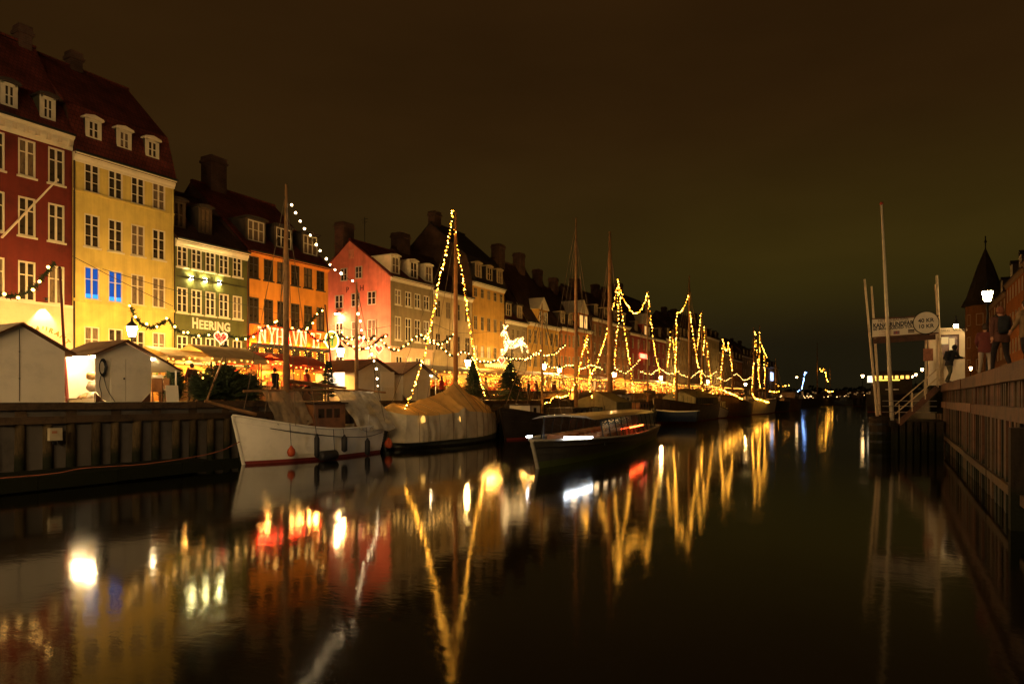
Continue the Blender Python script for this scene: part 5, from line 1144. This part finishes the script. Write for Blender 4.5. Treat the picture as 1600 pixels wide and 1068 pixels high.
# ------------------------------------------------------------------ right quay: landing, sign, booth, people
WPOLE = mat('white painted pole', (.62, .52, .34), .5, .12, sc=2)
RPOLE = mat('weathered pale post', (.5, .38, .22), .6, .25, sc=3)
YP = 40.
t = thing('landing_stage', 'dark timber landing stage with round corner pile at the right quay', 'landing', (0, YP, 0))
a, c = PY(1385, 690, YP), PY(1462, 690, YP)
zd = zat(657, a[0], YP)
lx0, lx1 = PY(1358, 690, YP)[0], XW - .15
MB().box(lx0 + .9, lx1, 0, 4.6, zd - .28, zd).build('deck', WOODD, t)
for k in range(7): x = lx0 + 1 + k * (lx1 - lx0 - 1.1) / 7; MB().box(x, x + .38, -.06, -.005, -.4, zd - .05).build('fender_board', WOODD, t)
MB().lathe([(.5, -1.5), (.5, zd - .1), (.52, zd + .05), (.5, zd + .18), (.2, zd + .22)], (lx0 + .48, .3, 0), 14).build('corner_pile', WOODD, t)
for k in range(3): MB().lathe([(.53, 0), (.53, .12)], (lx0 + .48, .3, .3 + k * .45), 14).build('iron_hoop', IRON, t)
for x in (lx0 + 1.0, lx1 - .3): MB().lathe([(.16, -1.5), (.16, zd - .28)], (x, 4.3, 0), 8).build('pile', WOODD, t)
rl = MB()
for z in (.45, .75, 1.02): rl.tube([(lx0 + .6, .1, zd + z), (lx0 + 3.0, .1, zd + z)], .022)
rl.build('railing', mat('grey steel rail', (.35, .3, .22), .4, metal=.6), t)
# flagstaff
f = thing('flagpole', 'tall white flagpole on the landing stage, leaning slightly left', 'flagpole', PY(1394, 656, YP + .2))
tp = Vector(PY(1377.5, 318, YP + .2)) - f.location
MB().tube([(0, 0, 0), tuple(tp * .5), tuple(tp)], [.105, .085, .055], 10).build('shaft', WPOLE, f, True); MB().ico(tp, .1).build('truck', mat('red knob', (.3, .04, .02), .5), f)
MB().box(-.3, .3, -.03, .03, 1.55 * 1, 1.6).build('cleat', WPOLE, f)
# sign gantry
YS = YP + .9
g = thing('tour_sign', 'white canal tour sign board hung between pairs of tall posts', 'sign', (0, YS, 0))
for (pa, pb, dy) in (((1371, 652), (1351, 436), 0), ((1375, 648), (1362, 447), 1.2), ((1470, 606), (1464, 430), 0), ((1474, 606), (1462, 444), .8)):
    A, B_ = PY(*pa, YS + dy), PY(*pb, YS + dy); MB().tube([(A[0], dy, max(A[2], zd) if pa[0] < 1400 else ZR), (B_[0], dy, B_[2])], [.07, .05], 8).build('post', RPOLE, g)
c0, c1, c2, c3 = [PY(*q, YS - .1) for q in ((1363, 526.5), (1467, 519), (1467, 494), (1363, 499))]
zb0, zt0 = (c0[2] + c1[2]) / 2, (c2[2] + c3[2]) / 2
slope = math.atan2(c1[2] - c0[2], c1[0] - c0[0])
Sg = MB().add([(c0[0], -.1, c0[2]), (c1[0], -.1, c1[2]), (c2[0], -.1, c2[2]), (c3[0], -.1, c3[2]), (c0[0], -.06, c0[2]), (c1[0], -.06, c1[2]), (c2[0], -.06, c2[2]), (c3[0], -.06, c3[2])], [(0, 1, 2, 3), (7, 6, 5, 4), (0, 4, 5, 1), (1, 5, 6, 2), (2, 6, 7, 3), (3, 7, 4, 0)])
bd_ = Sg.build('board', mat('sign white', (.66, .56, .38), .5, .08), g)
b = MB(); b.bar((c3[0], -.09, c3[2] + .03), (c2[0], -.09, c2[2] + .03), .07); b.bar((c0[0], -.09, c0[2] - .03), (c1[0], -.09, c1[2] - .03), .07); b.build('frame', WOODR, g)
e0, e1 = PY(1364, 533, YS), PY(1462, 526, YS); MB().bar((e0[0], .05, e0[2]), (e1[0], .05, e1[2]), .16, .26).build('lintel', WOODR, g)
ds = PY(1447, 504, YS - .15); MB().lathe([(.58, -.03), (.58, .03)], seg=28).build('price_disc', mat('sign white', (.5, .4, .26), .5), g, loc=(ds[0], -.15, ds[2]), rot=(R(90), 0, 0))
MB().tube([(.57 * math.cos(a), 0, .57 * math.sin(a)) for a in [2 * math.pi * k / 28 for k in range(29)]], .022, 5).build('disc_rim', WOODD, g, loc=(ds[0], -.19, ds[2]))
INK = mat('dark lettering', (.03, .022, .02), .6, .1); INKG = mat('grey lettering', (.2, .15, .1), .6); INKR = mat('red lettering', (.35, .05, .03), .6)
def sg(body, px, py, size, m, sx=1., al='LEFT', off=.004, dy=-.11, pxe=None):
    q = PY(px, py, YS + dy); o = text('lettering', body, size, m, g, (q[0], dy, q[2]), (R(90), -slope, 0), .004, off, al, 1., sx)
    if pxe: vx = [v.co.x for v in o.data.vertices]; o.scale.x = (PY(pxe, py, YS + dy)[0] - q[0]) / max(vx)
sg('NETTO-BÅDENE', 1372, 501.5, .19, INKG, 1.5, pxe=1420); sg('KANALRUNDFART', 1364.3, 509, .31, INK, 1.12, off=.012, pxe=1432.5); sg('60 MIN. GUIDED TOUR', 1364.5, 514.5, .2, INK, 1.16, off=.006, pxe=1433)
sg('- ----\n- ----', 1374, 520.5, .12, INKR, 1.3)
for k, (px, m) in enumerate(((1401, INKR), (1424, INK))):
    q = PY(px, 519.3 if k == 0 else 517, YS - .115); MB().box(q[0] - .14, q[0] + .14, -.112, -.105, q[2] - .09, q[2] + .09).build('flag_print', mat('flag print blue', (.18, .1, .12), .6) if k == 0 else INKG, g)
    if k == 0: MB().bar((q[0] - .14, -.114, q[2]), (q[0] + .14, -.114, q[2]), .04, .01).bar((q[0], -.114, q[2] - .09), (q[0], -.114, q[2] + .09), .04, .01).build('flag_print_cross', INKR, g)
    else: MB().box(q[0] - .14, q[0] + .14, -.116, -.1125, q[2] + .03, q[2] + .09).build('flag_print_band', INK, g)
sg('40 KR', 1447, 500.5, .27, INK, 1, 'CENTER', .008, -.19); sg('10 KR', 1447, 509.5, .27, INK, 1, 'CENTER', .008, -.19)
# gangway stair from the stage up to the quay
s = thing('gangway_stair', 'steep timber stair with pipe handrails rising to the right quay', 'stair', (0, YP - .1, 0))
A, B_ = Vector(PY(1404, 662, YP)), Vector(PY(1466, 605, YP)); A.y = B_.y = 0
for dy in (0, 1.1): MB().bar(A + Vector((0, dy, 0)), B_ + Vector((0, dy, 0)), .07, .26).build('stringer', WOODR, s)
for k in range(9): q = A + (B_ - A) * (k + .5) / 9; MB().box(q.x - .14, q.x + .14, .04, 1.06, q.z + .02, q.z + .06).build('tread', WOODB, s)
for dy in (-.03, 1.13):
    for hh in (.5, .95): MB().tube([A + Vector((-.15, dy, hh)), B_ + Vector((0, dy, hh)), B_ + Vector((.25, dy, hh + .02))], .025).build('handrail', RPOLE, s)
    for f_ in (.02, .35, .68, 1.0): q = A + (B_ - A) * f_; MB().tube([q + Vector((0, dy, 0)), q + Vector((0, dy, .97))], .025).build('baluster', RPOLE, s)
# small red notice post
n_ = thing('notice_board', 'small reddish notice on a pale post left of the booth', 'notice', PY(1447, 600, YP + 1.6))
MB().tube([(0, 0, -.6), (0, 0, 2.5)], .05).build('post', RPOLE, n_); q = PY(1450, 554, YP + 1.6)[2] - n_.location.z
MB().box(-.12, .32, -.09, -.05, q - .32, q + .32).build('panel', mat('reddish notice', (.33, .12, .05), .6, .3, sc=6), n_)
# ticket booth
YB_ = 43.2; x0, x1 = PY(1452, 590, YB_)[0], PY(1508, 590, YB_)[0]; zt = PY(1480, 512, YB_)[2]
k = thing('ticket_booth', 'white round-cornered ticket booth with lit window on the right quay', 'booth', ((x0 + x1) / 2, YB_, ZR)); w = (x1 - x0) / 2; h = zt - ZR
rad = .45; out = [(-w, 0)] + [(-w + rad - rad * math.cos(a), h - rad + rad * math.sin(a)) for a in [math.pi / 2 * i / 6 for i in range(7)]] + [(w - rad + rad * math.sin(a), h - rad + rad * math.cos(a)) for a in [math.pi / 2 * i / 6 for i in range(7)]] + [(w, 0)]
BW = mat('booth white', (.66, .56, .4), .45, .08)
b = MB(); b.prism(out, .0, 1.9, 1); b.build('shell', BW, k)
MB().box(-w + .05, w - .05, .05, 1.8, -1.5, -.002).build('base', WOODD, k)
ox0, ox1, oz0, oz1 = -.34, .62, .95, 2.0
ox0, ox1 = PY(1469, 560, YB_)[0] - k.location.x, PY(1496, 560, YB_)[0] - k.location.x; oz0, oz1 = PY(1480, 557, YB_)[2] - ZR, PY(1480, 525, YB_)[2] - ZR
MB().box(ox0 - .08, ox0, -.06, -.002, oz0 - .08, oz1 + .08).box(ox1, ox1 + .08, -.06, -.002, oz0 - .08, oz1 + .08).box(ox0, ox1, -.06, -.002, oz1, oz1 + .08).box(ox0, ox1, -.06, -.002, oz0 - .08, oz0).build('window_frame', WOODR, k)
MB().quad((ox0, -.015, oz0), (ox1, -.015, oz0), (ox1, -.015, oz1), (ox0, -.015, oz1)).build('window_pane', mat('booth window', (.16, .07, .03), .15, .4, sc=4), k)
MB().box(ox0 + .06, ox0 + .38, -.03, -.02, oz1 - .42, oz1 - .05).box(ox0 + .42, ox1 - .12, -.03, -.02, oz0 + .3, oz1 - .12).build('lit_pane', emat('booth lit pane', (1, .62, .22), .75), k)
MB().box(ox0 - .05, ox1 + .05, -.28, -.062, oz0 - .14, oz0 - .09).build('counter', WOODB, k)
MB().box(-w + .25, w - .35, -.04, -.003, 0.05, oz0 - .2).build('door_panel', BW, k)
text('lettering', 'BILLETSALG   TICKETS', .17, INKG, k, ((ox0 + ox1) / 2, -.012, oz1 + .3), ext=.004)
# lamps along the right quay
lantern('bright classic street lantern on the right quay above the walkers', 4.0, 4.0 / math.tan(ang(1543)), zat(461, 4.0, 4.0 / math.tan(ang(1543))), ZR, LAMPB, .24)
def lamp_r(px, py, Y, label, r=.16, lm=LAMP):
    q = PY(px, py, Y); lantern(label, q[0], Y, q[2], ZR, LAMPQ if Y < 60 else LAMPF, r)
lamp_r(1494, 512, 47, 'starry lamp over the ticket booth roof', .13, LAMPQ)
lamp_r(1517, 575, 120, 'distant low lamp right of the ticket booth', .2); lamp_r(1441, 577, 150, 'distant lamp behind the notice post', .25); 
for i, (px, py, Y) in enumerate(((1431, 585, 175), (1425, 588, 195), (1420, 590, 215), (1348, 587, 150))):
    q = PY(px, py, Y); lantern(['first', 'second', 'third', 'fourth'][i] + ' tiny far lamp beyond the stair rails' if i < 3 else 'far lamp left of the lit far pavilion boat', q[0], Y, q[2], ZR if i < 3 else 1.0, LAMPF, .28)
# ------------------------------------------------------------------ far right houses
def rhouse(label, Y0, Y1, zE, zr, wall, n, rows, dor=2, X=14.):
    wd = Y1 - Y0; xs = [wd * (q + .5) / n for q in range(n)]; hh = (zE - .8 - ZR) / rows
    rz_ = [(zE - .8 - hh * q - min(1.9, hh * .62), zE - .8 - hh * q) for q in range(rows)]
    h_, rf_, pf_, w_ = house('brick_house', label, Y0, Y1, zE, [(-.3, zE), (5.5, zr)], wall, ROOFB, rz_, xs, min(1.1, wd / n * .5), X=X, rz=R(-90), zb=ZR, ch=.6, cornice=mat('stone cornice', (.3, .2, .11), .8), group='houses along the right quay', side=BRWN, cuts=(.62,), sill=False, panes={rows - 1: lambda: random.choice([LITDIM, GLASS])})
    for q in range(dor): dormer(h_, rf_, pf_, w_ * (q + .5) / dor, 1.5, zE - ZR + .5, zE - ZR + 2.3, WHITE, style='gable')
    return h_
rhouse('tall brick house at the right picture edge', 88, 106, 19.5, 25.5, BRN, 6, 5); rhouse('brick house left of the edge house on the right quay', 106.2, 122, 19.0, 26.5, TER, 6, 4)
rhouse('gabled brick house below the spire', 122.2, 144.5, 18.2, 26.5, BRN, 6, 4); rhouse('pale corniced house left of the spire', 150.5, 185, 18.6, 24.5, SAN, 9, 4)
rhouse('dark far house at the end of the right quay', 185.3, 225, 16.5, 22, BRN, 10, 4)
q = PY(1540, 480, 147); tw = thing('corner_tower', 'dark corner tower with pointed spire on the right quay', 'tower', (q[0], 147, ZR))
zs = PY(1540, 478, 147)[2] - ZR; zp = PY(1540, 388, 147)[2] - ZR
MB().lathe([(3.0, 0), (3.0, zs)], seg=8).build('wall', BRN, tw); MB().lathe([(3.7, zs), (2.9, zs + 1.6), (2.3, zs + 3.6), (1.2, zs + 7.2), (.08, zp)], seg=8).build('spire', ROOFD, tw); MB().tube([(0, 0, zp - .3), (0, 0, zp + 2.2)], .1).ico((0, 0, zp + 1.2), .25).build('finial', IRON, tw)
for q2 in range(3):
    for a_ in (-2.36, -1.57, -3.14): window(tw, 2.8 * math.cos(a_ + .39) * 1.0, zs - 3.5 - q2 * 4, 1.1, 2.0, 2, (.6,), WHITE, GLASS, y=2.8 * math.sin(a_ + .39), rz=a_ + .39 + math.pi / 2, sill=False)
# ------------------------------------------------------------------ far harbour
rnd = random.Random(3)
FT = mat('far tree foliage', (.03, .032, .014), .9, .4, sc=.3)
b = MB()
for i in range(2600):
    x = rnd.uniform(-140, 90); hh = 9 + 5 * noise.noise(Vector((x * .04, 0, 3))) + 3 * noise.noise(Vector((x * .15, 5, 0))); y = 500 + rnd.uniform(0, 25); z = .9 + rnd.random() ** .7 * hh; s_ = rnd.uniform(.6, 1.5)
    d1 = Vector((rnd.gauss(0, 1), rnd.gauss(0, 1), rnd.gauss(0, 1))).normalized() * s_; d2 = d1.orthogonal().normalized() * s_
    p_ = Vector((x, y, z)); b.add([p_ - d1, p_ - d2, p_ + d1, p_ + d2], [(0, 1, 2, 3)])
b.build('far_treeline', FT, None, recalc=False, label='dark mass of far trees behind the harbour', cat='trees', kind='stuff')
# far bridge / quay front closing the basin, with small lamps and windows
fq = thing('far_quay_front', 'long low dark quay buildings closing the far harbour', 'building', (-24, 455, 0))
b = MB(); b.box(-70, 55, 0, 8, 0, 2.2); 
for i in range(14): x = -68 + i * 8.6; b.box(x, x + rnd.uniform(5, 8), 2, 12, 2.2, 2.2 + rnd.uniform(2, 5.5))
b.build('wall', mat('far brick', (.06, .04, .025), .9), fq); b = MB()
for i in range(70): x = rnd.uniform(-66, 52); z = rnd.uniform(2.6, 6.0); b.box(x, x + .9, -.3, 1.9, z, z + .8)
b.build('lit_windows', LITDIM, fq, kind='stuff')
b = MB()
for i in range(60): b.ico((rnd.uniform(-68, 54), -1 - rnd.random() * 4, rnd.uniform(2.5, 4.5)), rnd.uniform(.14, .34))
b.build('quay_bulbs', emat('far bulbs', (1, .55, .2), 6), fq, kind='stuff')
def far_lights(label, pix, Y, m, step, r): return lights(label, [PY(px, py, Y) for px, py in pix], step, r, m)
BLUB = emat('blue white bulbs', (.25, .45, 1), 22)
far_lights('blue white string curving like a hook over the far boats', [(1253, 607), (1256, 592), (1258, 581), (1261, 584)], 262, BLUB, .55, .16)
far_lights('short blue white lights low at the far boats', [(1244, 613), (1247, 611), (1250, 609)], 262, BLUB, .7, .16)
far_lights('warm hooked string on the far sailing ship', [(1281, 576), (1284, 580), (1288, 576), (1291, 588), (1294, 597)], 328, BULB, .7, .17)
far_lights('low warm row of bulbs before the far sailing ship', [(1290, 609), (1297, 612), (1304, 610)], 300, BULB, .6, .2)
far_lights('warm bulbs on the brown far barge', [(1212, 600), (1220, 604), (1232, 602), (1240, 606)], 215, BULB, 1.0, .13)
q = PY(1245, 589, 300); lantern('lone round lamp beside the blue white string', q[0], 300, q[2], .5, LAMPF, .45)
# lit pavilion boat moored on the right quay
Yv = 150; a, c = PY(1356, 628, Yv), PY(1428, 628, Yv)
v = thing('pavilion_boat', 'dark moored boat with glowing yellow cabin windows on the right', 'boat', ((a[0] + c[0]) / 2, Yv, 0)); L = c[0] - a[0]; hull(v, L, 6, 3.8, 3.2, 3.3, HDARK, .8, strakes=3)
zc = lambda py: PY(1390, py, Yv)[2]
MB().box(-L * .42, L * .46, -1.6, 3, 3.0, zc(582)).build('cabin', mat('pavilion cabin', (.06, .045, .03), .8), v); MB().box(-L * .44, L * .48, -1.9, 3.2, zc(582), zc(580)).build('cabin_roof', ROOFD, v)
for i in range(7):
    x = -L * .36 + i * L * .115; MB().box(x, x + L * .07, -1.66, -1.61, zc(592), zc(587)).build('cabin_window', emat('pavilion window', (1, .48, .08), 2.6), v)
MB().box(-L * .38, L * .2, -1.75, -1.66, zc(594.5), zc(593)).build('light_band', emat('yellow light band', (.95, .72, .08), 2.6), v)
MB().box(-L * .5, -L * .37, -2.0, -1.7, zc(597), zc(587)).build('lit_screen', emat('white lit screen', (1, .8, .5), 2.2), v)

# ------------------------------------------------------------------ people
def skin(verts, edges, rad, root=0, sub=2):
    me = bpy.data.meshes.new('body'); me.from_pydata(verts, edges, []); o = bpy.data.objects.new('tmp_body', me); COL.objects.link(o)
    md = o.modifiers.new('s', 'SKIN'); ss_ = o.modifiers.new('u', 'SUBSURF'); ss_.levels = sub; ss_.render_levels = sub
    if not me.skin_vertices: me.skin_vertices.new() if hasattr(me.skin_vertices, 'new') else None
    sv = me.skin_vertices[0].data
    for i, r in enumerate(rad): sv[i].radius = (r, r) if not isinstance(r, tuple) else r; sv[i].use_root = (i == root)
    dg = bpy.context.evaluated_depsgraph_get(); dg.update(); out = bpy.data.meshes.new_from_object(o.evaluated_get(dg)); bpy.data.objects.remove(o); return out
SKN = mat('skin', (.42, .2, .11), .6, .1); 
def person(label, pos, rz, H, pose, jacket, trousers, hair, pack=None, hood=False, group='people on the right quay'):
    k = H / 1.75; t = thing('person', label, 'person', pos, rz, group); t.scale = (k, k, k)
    p = pose; V = {}
    V['pel'] = (0, 0, .95); V['wai'] = (0, p.get('lean', 0) * .3, 1.12); V['che'] = (0, p.get('lean', 0) * .75, 1.33); V['nec'] = (0, p.get('lean', 0), 1.49)
    for s_, n in ((-1, 'l'), (1, 'r')):
        V['hip' + n] = (s_ * .10, 0, .90); kn, ft = p['leg' + n]; V['kne' + n] = (s_ * .11, kn[0], kn[1]); V['ank' + n] = (s_ * .11, ft[0], ft[1] + .08); V['toe' + n] = (s_ * .125, ft[0] + .19, ft[1] + .045)
        V['sho' + n] = (s_ * .185, V['che'][1] + .01, 1.42); e, h_ = p['arm' + n]; V['elb' + n] = (s_ * e[0], e[1], e[2]); V['wri' + n] = (s_ * h_[0], h_[1], h_[2])
    E = [('pel', 'wai'), ('wai', 'che'), ('che', 'nec')] + sum([[('pel', 'hip' + n), ('hip' + n, 'kne' + n), ('kne' + n, 'ank' + n), ('ank' + n, 'toe' + n), ('che', 'sho' + n), ('sho' + n, 'elb' + n), ('elb' + n, 'wri' + n)] for n in 'lr'], [])
    rd_ = dict(pel=.15, wai=.145, che=.165, nec=.065, hip=.105, kne=.068, ank=.05, toe=.045, sho=.085, elb=.058, wri=.04)
    names = list(V); ix = {n: i for i, n in enumerate(names)}
    me = skin([V[n] for n in names], [(ix[a], ix[b_]) for a, b_ in E], [rd_[n[:3]] for n in names], 0)
    for m in (jacket, trousers, mat('dark shoes', (.03, .022, .018), .6), SKN): me.materials.append(m)
    segs = [(Vector(V[a]), Vector(V[b_]), 2 if a[:3] == 'ank' else 1 if a[:3] in ('hip', 'kne') or b_[:3] == 'hip' else 0) for a, b_ in E]
    for f_ in me.polygons:
        c_ = f_.center; best = min(segs, key=lambda sg_: (c_ - (sg_[0] + (sg_[1] - sg_[0]) * max(0, min(1, (c_ - sg_[0]).dot(sg_[1] - sg_[0]) / (sg_[1] - sg_[0]).length_squared)))).length)
        f_.material_index = best[2] if not (c_.z > 1.5 and abs(c_.x) < .08) else 3; f_.use_smooth = True
    link('body', me, t)
    ct = MB(); ns_ = 16      # coat with a loose hem and folds
    for i in range(9):
        z_ = .80 + .66 * i / 8; f_ = i / 8; l_ = p.get('lean', 0); yc = l_ * max(0, (z_ - .95) / .54); rx = (.205, .2, .19, .185, .185, .2, .215, .2, .1)[i]; ry = (.165, .16, .15, .145, .145, .15, .145, .125, .085)[i]
        for j in range(ns_):
            a_ = 2 * math.pi * j / ns_; q_ = 1 + .07 * noise.noise(Vector((math.cos(a_) * 2.2, math.sin(a_) * 2.2, z_ * 5 + H * 9))); ct.v.append((rx * q_ * math.cos(a_), yc + ry * q_ * math.sin(a_), z_ + .015 * math.sin(a_ * 3 + H * 5) * (1 - f_)))
    for i in range(8):
        for j in range(ns_): ct.f.append((i * ns_ + j, i * ns_ + (j + 1) % ns_, (i + 1) * ns_ + (j + 1) % ns_, (i + 1) * ns_ + j)); ct.m.append(0)
    ct.build('coat', jacket, t, True)
    hx, hy, hz = 0, V['nec'][1] + .03 + p.get('nod', 0), 1.64
    hd = MB().ell((hx, hy, hz), .078, .098, .118, 14, 10); hd.ell((hx, hy + .098, hz - .01), .014, .022, .02, 6, 4); hd.ell((hx - .08, hy, hz), .012, .022, .03, 6, 4); hd.ell((hx + .08, hy, hz), .012, .022, .03, 6, 4)
    hd.tube([(hx, V['nec'][1] - .01, 1.47), (hx, hy, 1.58)], .055, 8)
    ho_ = hd.build('head', SKN, t, True)
    fc = MB(); 
    for sx_ in (-.03, .03): fc.ell((hx + sx_, hy + .09, hz + .015), .012, .008, .007, 6, 4)
    fc.box(hx - .025, hx + .025, hy + .083, hy + .093, hz - .055, hz - .048); fc.build('face_detail', mat('eyes and mouth', (.06, .025, .02), .5), ho_)
    hb = MB().ell((hx, hy - .018, hz + .018), .09, .105, .122, 12, 8); hb.v = [(a_, min(b_, hy + .055), c_) for a_, b_, c_ in hb.v]
    if hood: hb.ell((hx, hy - .03, hz + .01), .105, .115, .135, 12, 8)
    hb.build('hood' if hood else 'hair', jacket if hood else hair, t, True)
    for n, s_ in (('l', -1), ('r', 1)):
        w_ = Vector(V['wri' + n]); d_ = (w_ - Vector(V['elb' + n])).normalized(); u_ = d_.cross(Vector((0, 1, .2))).normalized(); v_ = d_.cross(u_)
        hnd = MB().tube([w_ - d_ * .01, w_ + d_ * .04, w_ + d_ * .085], [.028, .04, .034], 8)
        for q_ in range(4): o_ = v_ * (q_ - 1.5) * .019; Lf = (.065, .08, .075, .055)[q_]; hnd.tube([w_ + d_ * .075 + o_, w_ + d_ * (.075 + Lf * .5) + o_ + u_ * .006 * s_, w_ + d_ * (.075 + Lf) + o_ + u_ * .025 * s_], [.0095, .009, .006], 6)
        hnd.tube([w_ + d_ * .02 - v_ * .03, w_ + d_ * .055 - v_ * .055, w_ + d_ * .085 - v_ * .055], [.012, .011, .007], 6); hnd.build('hand', SKN, t, True)
    if pack:
        y_ = V['che'][1] - .19; bb = MB()
        for i in range(9):
            z_ = 1.02 + .46 * i / 8; e_ = math.sin(math.pi * (.12 + .8 * i / 8)); bb.v += [((.15 * (.75 + .25 * e_)) * math.cos(a_), y_ - .02 - .03 + .12 * e_ * math.sin(a_), z_) for a_ in [2 * math.pi * j / 12 for j in range(12)]]
        for i in range(8):
            for j in range(12): bb.f.append((i * 12 + j, i * 12 + (j + 1) % 12, (i + 1) * 12 + (j + 1) % 12, (i + 1) * 12 + j)); bb.m.append(0)
        bb.f += [tuple(range(12)), tuple(range(96, 108))]; bb.m += [0, 0]
        bp = bb.build('backpack', pack, t, True)
        for s_ in (-1, 1): MB().tube(spline([(s_ * .1, y_ + .0, 1.46), (s_ * .12, V['che'][1] + .05, 1.53), (s_ * .13, V['che'][1] + .17, 1.38), (s_ * .12, y_ + .06, 1.08)]), .016, 5).build('strap', pack, t)
    return t
STAND = dict(legl=((.03, .5), (0, 0)), legr=((.02, .5), (-.03, 0)), arml=((.25, .0, 1.15), (.24, .1, .92)), armr=((.25, -.02, 1.15), (.25, .06, .91)))
WALK1 = dict(lean=.04, legl=((.2, .52), (.28, 0)), legr=((-.02, .5), (-.32, .06)), arml=((.26, -.12, 1.17), (.25, -.12, .93)), armr=((.25, .08, 1.16), (.23, .26, .98)))
WALK2 = dict(lean=.05, legl=((-.02, .5), (-.26, .05)), legr=((.18, .52), (.24, 0)), arml=((.25, .06, 1.16), (.22, .26, 1.0)), armr=((.26, -.14, 1.18), (.25, -.15, .94)))
LEANP = dict(lean=.2, nod=.06, legl=((.12, .5), (.04, 0)), legr=((.02, .5), (-.22, 0)), arml=((.24, .34, 1.2), (.14, .58, 1.16)), armr=((.24, .32, 1.18), (.14, .56, 1.16)))
JK = lambda n, c: mat('cloth ' + n, c, .9, .2, sc=6, bump=.2)
q = PY(1481, 596, 38.6); person('person in dark hooded jacket with backpack leaning towards the booth window', (q[0] + .05, 38.6, ZR + .03), R(-62), 1.8, LEANP, JK('near black', (.018, .017, .015)), JK('olive trousers', (.07, .065, .03)), JK('brown hair', (.05, .03, .015)), JK('black pack', (.012, .012, .012)), True)
H1 = JK('brown hair', (.05, .03, .015))
q = PY(1556, 580, 22.6); person('walker with dark square backpack and reddish hair under the street lantern', (q[0] + .12, 22.6, ZR), R(12), 1.78, WALK1, JK('brown coat', (.09, .035, .02)), JK('dark trousers', (.022, .016, .014)), JK('reddish hair', (.16, .05, .02)), JK('black pack', (.012, .012, .012)))
q = PY(1533, 575, 26.5); person('walker in pale trousers and dark red coat near the booth', (q[0] + .1, 26.5, ZR), R(-15), 1.68, WALK2, JK('dark red coat', (.11, .025, .018)), JK('pale trousers', (.4, .3, .2)), H1)
q = PY(1583, 570, 20.6); person('walker in tan coat holding an arm across, near the picture edge', (q[0] + .3, 20.6, ZR), R(30), 1.7, WALK2, JK('tan coat', (.2, .12, .05)), JK('dark trousers', (.022, .016, .014)), H1)
q = PY(1597, 565, 19.0); person('walker in black coat cut by the right picture edge', (q[0] + .35, 18.9, ZR), R(10), 1.85, WALK1, JK('near black', (.018, .017, .015)), JK('dark trousers', (.022, .016, .014)), H1)
# shoppers at the stalls
SH = [('shopper in red coat at the dark ketch stalls', 812, 'red coat', (.3, .03, .02)), ('shopper in black coat behind the reindeer fir', 826, 'near black', (.018, .017, .015)), ('shopper in brown coat by the dark ketch mast', 838, 'brown coat', (.09, .035, .02)), ('shopper in dark red coat left of the bare mast', 866, 'dark red coat', (.11, .025, .018)),
      ('shopper in tan coat right of the canvas boat', 760, 'tan coat', (.2, .12, .05)), ('shopper in red coat at the white awning stall', 690, 'red coat', (.3, .03, .02)), ('shopper in black coat at the red awning stall', 430, 'near black', (.018, .017, .015)), ('shopper in brown coat under the cream awning', 300, 'brown coat', (.09, .035, .02)), ('shopper in red coat before the small red awning', 480, 'red coat', (.3, .03, .02))]
for i, (lb, px, nm, c_) in enumerate(SH): person(lb, (-28.2, Yat(px, -28.2), ZS), R(90 + (i * 37) % 50 - 25), 1.7 + .02 * (i % 5), STAND if i % 2 else WALK1, JK(nm, c_), JK('dark trousers', (.022, .016, .014)), H1, group='shoppers on the left quay')
